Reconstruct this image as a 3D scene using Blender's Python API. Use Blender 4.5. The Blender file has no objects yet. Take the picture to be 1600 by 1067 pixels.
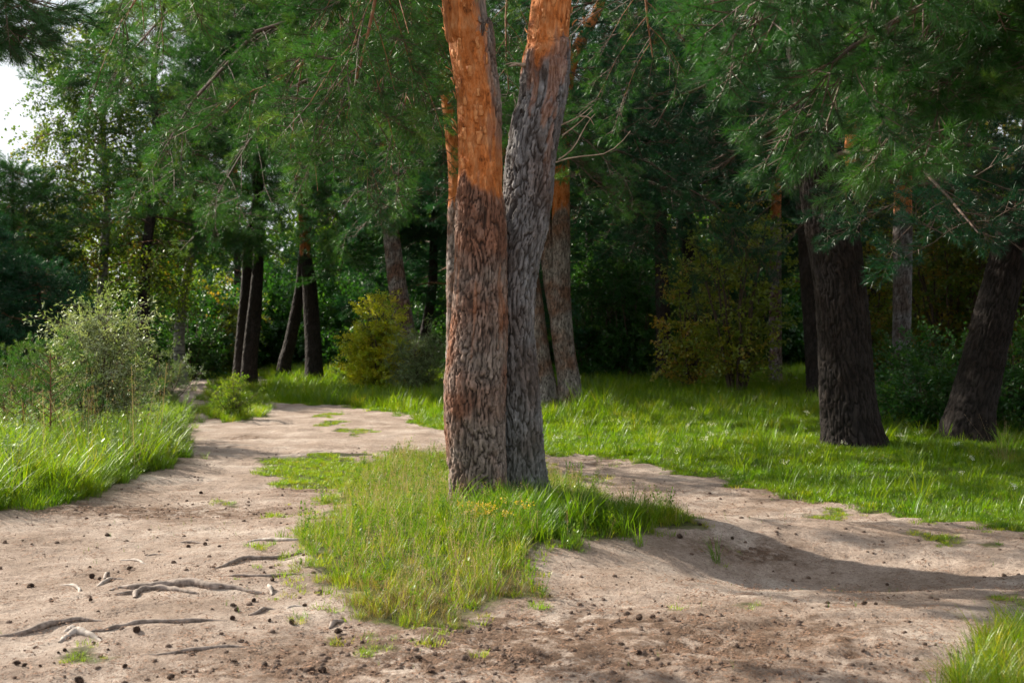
import bpy, math, time
import numpy as np
from math import radians, sin, cos, pi
T0 = time.time()
D = bpy.data
sc = bpy.context.scene
COL = sc.collection

# ------------------------------------------------------------------ camera, sky, sun, exposure
CAMH, F, CX, CY = 1.5, 1777.8, 800.0, 533.5
cam = D.cameras.new('camera'); cam.lens = 40; cam.sensor_width = 36; cam.clip_end = 1500; cam.clip_start = 0.05
cam.dof.use_dof = True; cam.dof.focus_distance = 9.0; cam.dof.aperture_fstop = 3.5
co = D.objects.new('camera', cam); co.location = (0, 0, CAMH); co.rotation_euler = (radians(90), 0, 0)
COL.objects.link(co); sc.camera = co

SUN_EL = radians(31)
SUN_H = np.array([-0.84, 0.54]); SUN_H = SUN_H / np.linalg.norm(SUN_H)
SUN_DIR = np.array([SUN_H[0]*cos(SUN_EL), SUN_H[1]*cos(SUN_EL), sin(SUN_EL)])
w = D.worlds.new('World'); sc.world = w; w.use_nodes = True
nt = w.node_tree; nt.nodes.clear()
out = nt.nodes.new('ShaderNodeOutputWorld'); bg = nt.nodes.new('ShaderNodeBackground')
sky = nt.nodes.new('ShaderNodeTexSky'); sky.sky_type = 'NISHITA'; sky.sun_disc = False
sky.sun_elevation = SUN_EL; sky.sun_rotation = math.atan2(SUN_H[0], SUN_H[1]); sky.air_density = 1.0; sky.dust_density = 1.5
tc = nt.nodes.new('ShaderNodeTexCoord'); mp = nt.nodes.new('ShaderNodeMapping'); mp.inputs['Scale'].default_value = (1, 1, 2.6)
nz = nt.nodes.new('ShaderNodeTexNoise'); nz.inputs['Scale'].default_value = 2.2; nz.inputs['Detail'].default_value = 6
cr = nt.nodes.new('ShaderNodeValToRGB'); cr.color_ramp.elements[0].position = 0.28; cr.color_ramp.elements[1].position = 0.55
cr.color_ramp.elements[0].color = (.45, .45, .45, 1)
mx = nt.nodes.new('ShaderNodeMixRGB'); mx.inputs['Color2'].default_value = (5.8, 6.0, 6.3, 1)
nt.links.new(tc.outputs['Generated'], mp.inputs['Vector']); nt.links.new(mp.outputs['Vector'], nz.inputs['Vector'])
nt.links.new(nz.outputs['Fac'], cr.inputs['Fac']); nt.links.new(cr.outputs['Color'], mx.inputs['Fac'])
nt.links.new(sky.outputs['Color'], mx.inputs['Color1']); nt.links.new(mx.outputs['Color'], bg.inputs['Color'])
bg.inputs['Strength'].default_value = 0.085
nt.links.new(bg.outputs['Background'], out.inputs['Surface'])

sl = D.lights.new('sun', 'SUN'); sl.energy = 5.0; sl.angle = radians(0.6); sl.color = (1.0, 0.91, 0.77)
so = D.objects.new('sun', sl); COL.objects.link(so)
from mathutils import Vector
so.rotation_euler = Vector(SUN_DIR.tolist()).to_track_quat('Z', 'Y').to_euler(); so.location = (-20, 20, 30)
sc.view_settings.view_transform = 'Standard'; sc.view_settings.look = 'None'; sc.view_settings.gamma = 1
sc.view_settings.use_curve_mapping = False; sc.view_settings.exposure = 1.28
cy = sc.cycles
cy.max_bounces = 6; cy.diffuse_bounces = 3; cy.glossy_bounces = 2; cy.transmission_bounces = 4; cy.transparent_max_bounces = 4
cy.sample_clamp_indirect = 6; cy.use_denoising = True; cy.use_adaptive_sampling = True

# ------------------------------------------------------------------ numeric helpers
def hsh(*a):
    h = np.zeros(np.broadcast(*a).shape, dtype=np.uint32)
    for i, v in enumerate(a):
        h = (h ^ (np.asarray(v).astype(np.int64).astype(np.uint32) * np.uint32([374761393, 668265263, 2246822519, 3266489917][i]))) * np.uint32(1274126177)
        h ^= h >> np.uint32(15)
    h = h * np.uint32(2654435761); h ^= h >> np.uint32(13)
    return h.astype(np.float64) / 4294967295.0
def vnoise(x, y, z=0.0, seed=0, px=None):
    x, y, z = np.broadcast_arrays(np.asarray(x, float), np.asarray(y, float), np.asarray(z, float))
    xi, yi, zi = np.floor(x), np.floor(y), np.floor(z)
    fx, fy, fz = x-xi, y-yi, z-zi
    fx, fy, fz = [t*t*(3-2*t) for t in (fx, fy, fz)]
    flat = not np.any(z)
    r = 0
    for dx in (0, 1):
        gx = xi+dx
        if px: gx = np.mod(gx, px)
        wx = fx if dx else 1-fx
        for dy in (0, 1):
            wy = fy if dy else 1-fy
            for dz in ((0,) if flat else (0, 1)):
                wz = 1 if flat else (fz if dz else 1-fz)
                r = r + wx*wy*wz*hsh(gx, yi+dy, zi+dz, np.full_like(gx, seed))
    return r*2-1
def fbm(x, y, z=0.0, o=4, seed=0, px=None):
    r, a = 0, 0.5
    for k in range(o):
        r = r + a*vnoise(x*2**k, y*2**k, np.asarray(z)*2**k, seed+k*7, px*2**k if px else None); a *= 0.5
    return r
def sstep(a, b, x):
    t = np.clip((x-a)/(b-a), 0, 1); return t*t*(3-2*t)
def voro(u, v, nu, seed=0):
    ui, vi = np.floor(u), np.floor(v)
    f1 = np.full(u.shape, 9.0); f2 = f1.copy(); idr = np.zeros(u.shape)
    for dx in (-1, 0, 1):
        for dy in (-1, 0, 1):
            cx, cyy = ui+dx, vi+dy
            mxx = np.mod(cx, nu)
            ax = cx+.15+.7*hsh(mxx, cyy, np.full_like(cx, seed)); ay = cyy+.1+.8*hsh(mxx, cyy, np.full_like(cx, seed+1))
            d = np.hypot(u-ax, v-ay); rr = hsh(mxx, cyy, np.full_like(cx, seed+2))
            nearer = d < f1
            f2 = np.where(nearer, f1, np.minimum(f2, d)); idr = np.where(nearer, rr, idr); f1 = np.where(nearer, d, f1)
    return f1, f2, idr
def nrm(v):
    v = np.asarray(v, float); return v/(np.linalg.norm(v, axis=-1, keepdims=True)+1e-12)

def ground_big(x, y):
    x = np.asarray(x, float); y = np.asarray(y, float)
    h = 0.17*np.exp(-((x+.15)/1.75)**2-((y-8.5)/1.7)**2)
    h = h + 0.06*np.exp(-((x-1.3)/.8)**2-((y-8.9)/.45)**2)
    h = h - 0.24*np.exp(-((x-1.95)/1.15)**2-((y-7.75)/.70)**2)
    h = h + 0.05*np.exp(-((x-2.6)/2.2)**2-((y-5.9)/.6)**2)
    h = h + 0.16*sstep(-2.6, -5.5, x)*sstep(18, 12, y)*sstep(6.2, 8.5, y)
    h = h + 0.10*sstep(12.0, 15, y)*sstep(0.5, 4, x)
    h = h + 0.30*np.exp(-((x+8.6)/1.6)**2-((y-32)/2.2)**2)+0.35*sstep(30, 60, y)
    return h
def gp(px, py):                                   # photo pixel -> point on the terrain
    d = CAMH*F/max(py-CY, 8.0)
    for _ in range(30):
        x = (px-CX)/F*d
        d = 0.5*d+0.5*(CAMH-float(ground_big(x, d)))*F/max(py-CY, 8.0)
    return (px-CX)/F*d, d
def inpoly(x, y, P):
    P = np.asarray(P); r = np.zeros(x.shape, bool); n = len(P)
    for i in range(n):
        x1, y1 = P[i]; x2, y2 = P[(i+1) % n]
        if y1 == y2: continue
        c = (y1 > y) != (y2 > y)
        r ^= c & (x < (x2-x1)*(y-y1)/(y2-y1)+x1)
    return r
def wpoly(pts): return [gp(*p) for p in pts]

LEFT = wpoly([(-500,830),(0,806),(60,792),(130,777),(200,757),(262,735),(291,712),(284,697),(256,686),(290,662),(272,640),(248,618),(190,603),(60,585),(-500,575)])
BUSHI = wpoly([(328,654),(360,660),(405,652),(412,630),(390,608),(345,604),(330,622)])
MEAD = wpoly([(410,626),(480,633),(560,636),(640,651),(700,673),(780,690),(850,706),(930,716),(1000,723),(1080,741),(1150,756),(1230,768),(1290,787),(1380,802),(1470,817),(1620,833),(2300,880),(2600,548),(440,548),(430,600)])
FARL = wpoly([(-500,575),(60,585),(190,603),(240,603),(300,592),(395,590),(440,592),(470,548),(-500,548)])
PATCH = wpoly([(383,738),(408,724),(440,716),(520,711),(565,720),(600,735),(565,757),(480,766),(432,762),(425,748),(398,745)])
ISL = wpoly([(478,832),(505,800),(545,765),(560,725),(650,712),(700,717),(860,745),(925,762),(962,795),(1040,800),(1092,818),(1096,838),(1010,828),(955,848),(870,858),(825,872),(822,900),(868,932),(795,948),(722,985),(600,985),(548,955),(505,905)])
LOWR = wpoly([(1498,1060),(1515,1020),(1548,990),(1620,978),(1900,1000),(1900,1120),(1510,1120)])
SMALL = [wpoly(p) for p in ([(495,648),(520,643),(530,650),(515,657)],[(530,672),(560,670),(590,678),(560,682)],[(500,660),(540,658),(545,665),(505,668)],
     [(1275,803),(1300,793),(1335,800),(1320,812),(1285,812)],[(1415,838),(1450,832),(1500,842),(1500,857),(1460,856)],[(1530,852),(1570,850),(1580,862),(1540,862)],
     [(1570,940),(1620,930),(1640,950),(1590,955)],[(75,1030),(120,1018),(160,1028),(120,1045),(80,1040)],[(140,1000),(160,1010),(150,1025),(135,1015)],
     [(310,780),(330,778),(335,788),(315,790)],[(345,784),(368,784),(368,790),(345,790)],[(490,1000),(520,992),(525,1008),(495,1012)],
     [(560,1010),(600,1005),(605,1030),(565,1030)],[(740,1020),(762,1012),(765,1022),(745,1028)],[(1045,945),(1075,948),(1070,955),(1048,952)],
     [(1160,948),(1190,946),(1220,948),(1190,954)],[(1140,852),(1165,855),(1160,862),(1142,860)],[(430,870),(455,868),(455,880),(435,882)])]
GRASSY = [LEFT, BUSHI, MEAD, FARL, PATCH, ISL, LOWR]+SMALL
def wob(x, y, a=1.0):
    k = a*np.clip(np.hypot(x, y)/10, .5, 4)
    return (x+k*(.16*vnoise(x*2.1, y*2.1, seed=5)+.09*vnoise(x*7, y*7, seed=6)+.05*vnoise(x*20, y*20, seed=8)),
            y+k*(.2*vnoise(x*2.1, y*2.1, seed=15)+.12*vnoise(x*7, y*7, seed=16)+.05*vnoise(x*20, y*20, seed=18)))
def grassmask(x, y):
    m = np.zeros(np.shape(x), bool)
    for P in GRASSY:
        a = np.array(P); bb = (x > a[:, 0].min()-1) & (x < a[:, 0].max()+1) & (y > a[:, 1].min()-1) & (y < a[:, 1].max()+1)
        if bb.any(): m[bb] |= inpoly(x[bb], y[bb], P)
    m |= (np.abs(x) > 0.60*np.abs(y)+3.2) & (y > 9) | (y > 95)
    return m
def ground(x, y):
    x = np.asarray(x, float); y = np.asarray(y, float)
    h = ground_big(x, y)
    h = h + 0.030*fbm(x*.9, y*1.3, o=3, seed=31)*1.3 + 0.022*fbm(x*3.2, y*4.2, o=4, seed=32)
    h = h - 0.02*np.exp(-((vnoise(x*.45, y*1.6, seed=77))/.10)**2)*sstep(3, 6, np.hypot(x+1, y-8.5)+2)
    return h

# ------------------------------------------------------------------ object helpers
def link(o, parent=None):
    COL.objects.link(o)
    if parent is not None: o.parent = parent
    return o
def tag(o, label=None, cat=None, group=None, kind=None):
    if label: o['label'] = label
    if cat: o['category'] = cat
    if group: o['group'] = group
    if kind: o['kind'] = kind
    return o
def empty(name, loc, label, cat, group=None):
    o = D.objects.new(name, None); o.empty_display_size = .2; o.location = loc; link(o)
    return tag(o, label, cat, group)
def mesh_np(name, V, Fc, mat, attrs=None, smooth=True):
    V = np.asarray(V, np.float32); me = D.meshes.new(name)
    me.vertices.add(len(V)); me.vertices.foreach_set('co', V.ravel())
    if Fc is not None and len(Fc):
        Fc = np.asarray(Fc, np.int32); k = Fc.shape[1]
        me.loops.add(Fc.size); me.loops.foreach_set('vertex_index', Fc.ravel())
        me.polygons.add(len(Fc)); me.polygons.foreach_set('loop_start', np.arange(0, Fc.size, k, dtype=np.int32))
        me.polygons.foreach_set('loop_total', np.full(len(Fc), k, np.int32))
        if smooth: me.polygons.foreach_set('use_smooth', np.ones(len(Fc), bool))
    me.update(calc_edges=True)
    if attrs:
        for n, a in attrs.items():
            a = np.asarray(a, np.float32); t = 'FLOAT' if a.ndim == 1 else 'FLOAT_VECTOR'
            at = me.attributes.new(n, t, 'POINT'); at.data.foreach_set('value' if t == 'FLOAT' else 'vector', a.ravel())
    if mat is not None:
        for m in (mat if isinstance(mat, list) else [mat]): me.materials.append(m)
    return me
def obj(name, me, parent=None, unlinked=False):
    o = D.objects.new(name, me)
    if not unlinked: link(o, parent)
    return o
def copy_tree(o, parent=None):
    c = o.copy(); COL.objects.link(c)
    if parent is not None: c.parent = parent
    for ch in list(o.children): copy_tree(ch, c)
    return c
def tubes(lst, sides=6):
    V, Fc, n = [], [], 0
    for P, ra, rb in lst:
        P = np.asarray(P, float); m = len(P); R = ra if np.ndim(ra) else np.linspace(ra, rb, m)
        t = nrm(np.gradient(P, axis=0)); ref = np.array([0, 0, 1.0]) if abs(t[0][2]) < .9 else np.array([1.0, 0, 0])
        e1 = nrm(np.cross(t, ref)); e2 = np.cross(t, e1)
        a = np.linspace(0, 2*pi, sides, endpoint=False)
        ring = P[:, None]+R[:, None, None]*(np.cos(a)[None, :, None]*e1[:, None]+np.sin(a)[None, :, None]*e2[:, None])
        V.append(ring.reshape(-1, 3))
        i = np.arange(m-1)[:, None]*sides; j = np.arange(sides)[None]; j2 = (j+1) % sides
        Fc.append(np.stack([i+j, i+j2, i+sides+j2, i+sides+j], -1).reshape(-1, 4)+n); n += m*sides
    return np.concatenate(V), np.concatenate(Fc)
def smooth_path(pts, n):
    P = np.asarray(pts, float); s = np.r_[0, np.cumsum(np.linalg.norm(np.diff(P[:, :3], axis=0), axis=1))]
    u = np.linspace(0, s[-1], n); Q = np.empty((n, P.shape[1]))
    Pe = np.vstack([2*P[0]-P[1], P, 2*P[-1]-P[-2]]); k = np.clip(np.searchsorted(s, u, 'right')-1, 0, len(P)-2)
    t = ((u-s[k])/np.maximum(s[k+1]-s[k], 1e-9))[:, None]
    a, b, c, d = Pe[k], Pe[k+1], Pe[k+2], Pe[k+3]
    return .5*(2*b+(c-a)*t+(2*a-5*b+4*c-d)*t**2+(-a+3*b-3*c+d)*t**3)

# ------------------------------------------------------------------ materials
def newmat(name):
    m = D.materials.new(name); m.use_nodes = True; m.node_tree.nodes.clear()
    return m, m.node_tree.nodes, m.node_tree.links
def ramp(nodes, cols):
    r = nodes.new('ShaderNodeValToRGB'); e = r.color_ramp.elements
    while len(e) < len(cols): e.new(0.5)
    for i, (p, c) in enumerate(cols): e[i].position = p; e[i].color = (*c, 1)
    return r
def foliage_mat(name, cols, trans=.35, gloss=.06, rough=.35, tcol=1.5):
    m, N, L = newmat(name)
    at = N.new('ShaderNodeAttribute'); at.attribute_type = 'INSTANCER'; at.attribute_name = 'tint'
    lf = N.new('ShaderNodeAttribute'); lf.attribute_type = 'GEOMETRY'; lf.attribute_name = 'lv'
    ad = N.new('ShaderNodeMath'); ad.operation = 'MULTIPLY_ADD'; ad.inputs[1].default_value = .36
    sb = N.new('ShaderNodeMath'); sb.operation = 'SUBTRACT'; sb.inputs[1].default_value = .18
    r = ramp(N, cols); df = N.new('ShaderNodeBsdfDiffuse'); tr = N.new('ShaderNodeBsdfTranslucent'); gl = N.new('ShaderNodeBsdfGlossy')
    gl.inputs['Roughness'].default_value = rough; gl.inputs['Color'].default_value = (.9, .95, .9, 1)
    tm = N.new('ShaderNodeMixRGB'); tm.blend_type = 'MULTIPLY'; tm.inputs['Fac'].default_value = 1; tm.inputs['Color2'].default_value = (tcol*1.15, tcol*1.15, tcol*.45, 1)
    m1 = N.new('ShaderNodeMixShader'); m1.inputs[0].default_value = trans; m2 = N.new('ShaderNodeMixShader'); m2.inputs[0].default_value = gloss
    o = N.new('ShaderNodeOutputMaterial')
    L.new(lf.outputs['Fac'], ad.inputs[0]); L.new(at.outputs['Fac'], ad.inputs[2]); L.new(ad.outputs[0], sb.inputs[0]); L.new(sb.outputs[0], r.inputs['Fac'])
    L.new(r.outputs['Color'], df.inputs['Color']); L.new(r.outputs['Color'], tm.inputs['Color1']); L.new(tm.outputs['Color'], tr.inputs['Color'])
    L.new(df.outputs[0], m1.inputs[1]); L.new(tr.outputs[0], m1.inputs[2]); L.new(m1.outputs[0], m2.inputs[1]); L.new(gl.outputs[0], m2.inputs[2]); L.new(m2.outputs[0], o.inputs['Surface'])
    return m
M = {}
M['needle'] = foliage_mat('pine_needle', [(0, (.010, .045, .010)), (.45, (.022, .090, .014)), (.8, (.045, .125, .018)), (1, (.085, .14, .02))], .30, .04, .38, 1.6)
M['needle_blue'] = foliage_mat('pine_needle_blue', [(0, (.006, .034, .016)), (.5, (.011, .066, .028)), (1, (.026, .100, .034))], .26, .03, .35, 1.4)
M['grass'] = foliage_mat('grass_blade', [(0, (.045, .115, .005)), (.4, (.100, .180, .006)), (.75, (.165, .215, .008)), (1, (.24, .21, .035))], .5, .028, .38, 1.7)
M['drygrass'] = foliage_mat('dry_grass', [(0, (.13, .12, .04)), (.5, (.20, .13, .055)), (1, (.30, .22, .11))], .35, .04, .4, 1.2)
M['seed'] = foliage_mat('seed_head', [(0, (.30, .19, .12)), (1, (.42, .32, .22))], .3, .02, .5, 1.1)
M['birch'] = foliage_mat('birch_leaf', [(0, (.045, .105, .010)), (.5, (.085, .145, .012)), (.85, (.15, .165, .018)), (1, (.24, .16, .02))], .45, .04, .35, 1.5)
M['yellow'] = foliage_mat('yellow_leaf', [(0, (.17, .27, .010)), (.5, (.36, .40, .012)), (1, (.55, .47, .02))], .45, .05, .4, 1.5)
M['willow'] = foliage_mat('willow_leaf', [(0, (.10, .17, .05)), (.6, (.19, .26, .10)), (1, (.32, .37, .22))], .35, .05, .35, 1.2)
M['dark'] = foliage_mat('shade_leaf', [(0, (.016, .065, .014)), (.6, (.032, .105, .018)), (1, (.07, .15, .02))], .35, .03, .35, 1.3)
M['hazel'] = foliage_mat('hazel_leaf', [(0, (.10, .16, .012)), (.5, (.20, .25, .015)), (.85, (.32, .29, .02)), (1, (.40, .22, .03))], .4, .06, .4, 1.5)
M['fresh'] = foliage_mat('fresh_leaf', [(0, (.045, .11, .010)), (.6, (.09, .17, .014)), (1, (.16, .21, .02))], .45, .02, .35, 1.5)
M['gold'] = foliage_mat('gold_petal', [(0, (.55, .34, .03)), (1, (.70, .45, .08))], .3, .03, .5, 1.1)
M['white'] = foliage_mat('white_petal', [(0, (.7, .72, .68)), (1, (.8, .8, .78))], .3, .03, .5, 1.1)
M['rust'] = foliage_mat('rust_needle', [(0, (.22, .10, .04)), (1, (.40, .18, .07))], .3, .03, .5, 1.1)

def bark_mat(name, grey=(.30, .265, .245), brown=(.19, .105, .072), crack=(.025, .017, .013), o1=(.42, .125, .028), o2=(.58, .29, .13), moss=.0):
    m, N, L = newmat(name)
    def att(n):
        a = N.new('ShaderNodeAttribute'); a.attribute_name = n; return a.outputs['Fac']
    geo = N.new('ShaderNodeTexCoord'); mp = N.new('ShaderNodeMapping'); mp.inputs['Scale'].default_value = (14, 14, 3.2)
    L.new(geo.outputs['Object'], mp.inputs['Vector'])
    n1 = N.new('ShaderNodeTexNoise'); n1.inputs['Scale'].default_value = 1.6; n1.inputs['Detail'].default_value = 8; n1.inputs['Roughness'].default_value = .65
    L.new(mp.outputs['Vector'], n1.inputs['Vector'])
    n2 = N.new('ShaderNodeTexNoise'); n2.inputs['Scale'].default_value = 2.2; n2.inputs['Detail'].default_value = 5
    L.new(geo.outputs['Object'], n2.inputs['Vector'])
    r1 = ramp(N, [(.30, tuple(c*.45 for c in grey)), (.52, grey), (.72, tuple(min(1, c*1.6) for c in grey))]); L.new(n1.outputs['Fac'], r1.inputs['Fac'])
    r2 = ramp(N, [(.30, tuple(c*.4 for c in brown)), (.52, brown), (.75, tuple(c*1.8 for c in brown))]); L.new(n1.outputs['Fac'], r2.inputs['Fac'])
    rb = ramp(N, [(.42, (0, 0, 0)), (.60, (1, 1, 1))]); L.new(n2.outputs['Fac'], rb.inputs['Fac'])
    mb = N.new('ShaderNodeMixRGB'); L.new(rb.outputs['Color'], mb.inputs['Fac']); L.new(r1.outputs['Color'], mb.inputs['Color1']); L.new(r2.outputs['Color'], mb.inputs['Color2'])
    # per-plate tone
    pr = N.new('ShaderNodeMath'); pr.operation = 'MULTIPLY_ADD'; pr.inputs[1].default_value = .7; pr.inputs[2].default_value = .62; L.new(att('rnd'), pr.inputs[0])
    hs = N.new('ShaderNodeHueSaturation'); L.new(pr.outputs[0], hs.inputs['Value']); L.new(mb.outputs['Color'], hs.inputs['Color'])
    mc = N.new('ShaderNodeMixRGB'); mc.inputs['Color1'].default_value = (*crack, 1); L.new(att('plate'), mc.inputs['Fac']); L.new(hs.outputs['Color'], mc.inputs['Color2'])
    # orange papery bark
    mp3 = N.new('ShaderNodeMapping'); mp3.inputs['Scale'].default_value = (9, 9, 5); L.new(geo.outputs['Object'], mp3.inputs['Vector'])
    n3 = N.new('ShaderNodeTexNoise'); n3.inputs['Scale'].default_value = 1.5; n3.inputs['Detail'].default_value = 9; n3.inputs['Roughness'].default_value = .7; L.new(mp3.outputs['Vector'], n3.inputs['Vector'])
    r3 = ramp(N, [(.34, tuple(c*.30 for c in o1)), (.46, o1), (.58, tuple(.6*a+.4*b for a, b in zip(o1, o2))), (.72, o2)]); L.new(n3.outputs['Fac'], r3.inputs['Fac'])
    h3 = N.new('ShaderNodeHueSaturation'); L.new(pr.outputs[0], h3.inputs['Value']); L.new(r3.outputs['Color'], h3.inputs['Color'])
    mo = N.new('ShaderNodeMixRGB'); L.new(att('orange'), mo.inputs['Fac']); L.new(mc.outputs['Color'], mo.inputs['Color1']); L.new(h3.outputs['Color'], mo.inputs['Color2'])
    mm = N.new('ShaderNodeMixRGB'); mm.inputs['Color2'].default_value = (.10, .15, .10, 1)
    ms = N.new('ShaderNodeMath'); ms.operation = 'MULTIPLY'; L.new(att('moss'), ms.inputs[0]); L.new(n1.outputs['Fac'], ms.inputs[1]); L.new(ms.outputs[0], mm.inputs['Fac']); L.new(mo.outputs['Color'], mm.inputs['Color1'])
    bs = N.new('ShaderNodeBsdfPrincipled'); bs.inputs['Roughness'].default_value = .85; bs.inputs['Specular IOR Level'].default_value = .25
    n4 = N.new('ShaderNodeTexNoise'); n4.inputs['Scale'].default_value = 6; n4.inputs['Detail'].default_value = 8; n4.inputs['Roughness'].default_value = .7; L.new(mp.outputs['Vector'], n4.inputs['Vector'])
    bp = N.new('ShaderNodeBump'); bp.inputs['Strength'].default_value = .9; bp.inputs['Distance'].default_value = .02; L.new(n4.outputs['Fac'], bp.inputs['Height'])
    L.new(bp.outputs['Normal'], bs.inputs['Normal']); L.new(mm.outputs['Color'], bs.inputs['Base Color'])
    o = N.new('ShaderNodeOutputMaterial'); L.new(bs.outputs[0], o.inputs['Surface'])
    return m
M['bark'] = bark_mat('pine_bark')
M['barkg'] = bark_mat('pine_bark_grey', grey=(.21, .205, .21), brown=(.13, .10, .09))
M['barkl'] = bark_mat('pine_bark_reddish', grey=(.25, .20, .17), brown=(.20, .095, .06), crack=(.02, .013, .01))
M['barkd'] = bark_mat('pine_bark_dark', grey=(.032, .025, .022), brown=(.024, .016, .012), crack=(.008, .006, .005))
def simple_mat(name, c1, c2, scale=20, rough=.8, bump=.3, dist=.005, stretch=(1, 1, 1)):
    m, N, L = newmat(name)
    tc = N.new('ShaderNodeTexCoord'); mp = N.new('ShaderNodeMapping'); mp.inputs['Scale'].default_value = stretch; L.new(tc.outputs['Object'], mp.inputs['Vector'])
    n = N.new('ShaderNodeTexNoise'); n.inputs['Scale'].default_value = scale; n.inputs['Detail'].default_value = 6; L.new(mp.outputs['Vector'], n.inputs['Vector'])
    r = ramp(N, [(.35, c1), (.65, c2)]); L.new(n.outputs['Fac'], r.inputs['Fac'])
    bs = N.new('ShaderNodeBsdfPrincipled'); bs.inputs['Roughness'].default_value = rough; L.new(r.outputs['Color'], bs.inputs['Base Color'])
    bp = N.new('ShaderNodeBump'); bp.inputs['Strength'].default_value = bump; bp.inputs['Distance'].default_value = dist; L.new(n.outputs['Fac'], bp.inputs['Height']); L.new(bp.outputs['Normal'], bs.inputs['Normal'])
    o = N.new('ShaderNodeOutputMaterial'); L.new(bs.outputs[0], o.inputs['Surface'])
    return m
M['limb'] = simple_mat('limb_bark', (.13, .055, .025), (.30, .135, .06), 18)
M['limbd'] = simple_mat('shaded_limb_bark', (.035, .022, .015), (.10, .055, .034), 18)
M['deadwood'] = simple_mat('dead_wood', (.20, .14, .095), (.36, .28, .20), 25)
M['twig'] = simple_mat('twig_bark', (.045, .028, .018), (.10, .065, .042), 30)
M['birchbark'] = simple_mat('birch_bark', (.05, .045, .04), (.30, .30, .28), 5, .7, .3, .01, (1, 1, 2.5))
M['root'] = simple_mat('weathered_root', (.09, .065, .05), (.26, .205, .17), 30, .85, .6, .004, (1, 1, 1))
M['rootpale'] = simple_mat('pale_root', (.20, .165, .14), (.40, .345, .30), 30, .85, .6, .004)
M['cone'] = simple_mat('pine_cone', (.035, .02, .014), (.12, .07, .045), 60)
M['clod'] = simple_mat('soil_clod', (.07, .045, .032), (.17, .11, .08), 30, .95, .6, .01)
M['pebble'] = simple_mat('sandy_crumb', (.20, .14, .105), (.38, .28, .21), 30, .95)
M['flake'] = simple_mat('bark_flake', (.36, .11, .025), (.56, .25, .09), 30)
M['litter'] = simple_mat('litter', (.08, .045, .028), (.24, .13, .075), 40)
M['hole'] = simple_mat('hole_dark', (.01, .008, .007), (.03, .02, .016), 20)

# ground material
def ground_mat():
    m, N, L = newmat('sandy_ground')
    def att(n):
        a = N.new('ShaderNodeAttribute'); a.attribute_name = n; return a.outputs['Fac']
    tc = N.new('ShaderNodeTexCoord')
    def noise(s, d=6, r=.6, st=None):
        n = N.new('ShaderNodeTexNoise'); n.inputs['Scale'].default_value = s; n.inputs['Detail'].default_value = d; n.inputs['Roughness'].default_value = r
        if st:
            mp = N.new('ShaderNodeMapping'); mp.inputs['Scale'].default_value = st; L.new(tc.outputs['Object'], mp.inputs['Vector']); L.new(mp.outputs['Vector'], n.inputs['Vector'])
        else: L.new(tc.outputs['Object'], n.inputs['Vector'])
        return n.outputs['Fac']
    def mix(f, a, b, mode='MIX'):
        x = N.new('ShaderNodeMixRGB'); x.blend_type = mode
        for s, v in (('Fac', f), ('Color1', a), ('Color2', b)):
            if hasattr(v, 'links') or hasattr(v, 'is_output'): L.new(v, x.inputs[s])
            elif isinstance(v, (int, float)): x.inputs[s].default_value = v
            else: x.inputs[s].default_value = (*v, 1)
        return x.outputs['Color']
    def rmp(f, cols):
        r = ramp(N, cols); L.new(f, r.inputs['Fac']); return r.outputs['Color']
    sand = rmp(noise(1.3, 5, .6), [(.34, (.27, .205, .160)), (.5, (.365, .290, .238)), (.66, (.48, .405, .345))])
    fine = rmp(noise(38, 8, .75), [(.30, (.30, .27, .25)), (.43, (.82, .80, .79)), (.56, (1.0, 1.0, 1.0)), (.72, (1.22, 1.2, 1.18))])
    c = mix(1.0, sand, fine, 'MULTIPLY')
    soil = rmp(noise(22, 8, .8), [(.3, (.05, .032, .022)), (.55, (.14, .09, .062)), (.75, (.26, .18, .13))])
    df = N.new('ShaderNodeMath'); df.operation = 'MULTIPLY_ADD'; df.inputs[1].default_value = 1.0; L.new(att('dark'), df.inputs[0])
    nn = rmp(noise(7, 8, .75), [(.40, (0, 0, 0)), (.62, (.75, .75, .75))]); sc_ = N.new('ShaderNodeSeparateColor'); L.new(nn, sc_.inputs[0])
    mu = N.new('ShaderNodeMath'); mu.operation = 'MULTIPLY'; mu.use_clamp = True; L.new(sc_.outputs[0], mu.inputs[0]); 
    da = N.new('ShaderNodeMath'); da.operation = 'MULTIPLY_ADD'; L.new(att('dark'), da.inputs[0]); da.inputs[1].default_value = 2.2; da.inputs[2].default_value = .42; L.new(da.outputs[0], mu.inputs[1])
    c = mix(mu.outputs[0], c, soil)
    speck = rmp(noise(95, 4, .6), [(.33, (1, 1, 1)), (.40, (0, 0, 0))]); c = mix(speck, c, (.07, .045, .03))
    under = rmp(noise(16, 6, .7), [(.3, (.035, .035, .014)), (.6, (.085, .095, .025)), (.8, (.13, .10, .05))])
    gfa = rmp(att('grassy'), [(.25, (0, 0, 0)), (.85, (1, 1, 1))])
    c = mix(gfa, c, under)
    bs = N.new('ShaderNodeBsdfPrincipled'); bs.inputs['Roughness'].default_value = .95; bs.inputs['Specular IOR Level'].default_value = .15; L.new(c, bs.inputs['Base Color'])
    b1 = N.new('ShaderNodeBump'); b1.inputs['Strength'].default_value = .9; b1.inputs['Distance'].default_value = .035; L.new(noise(14, 10, .72), b1.inputs['Height'])
    b2 = N.new('ShaderNodeBump'); b2.inputs['Strength'].default_value = .7; b2.inputs['Distance'].default_value = .010; L.new(noise(70, 6, .7), b2.inputs['Height']); L.new(b1.outputs['Normal'], b2.inputs['Normal'])
    L.new(b2.outputs['Normal'], bs.inputs['Normal'])
    o = N.new('ShaderNodeOutputMaterial'); L.new(bs.outputs[0], o.inputs['Surface'])
    return m
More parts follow.
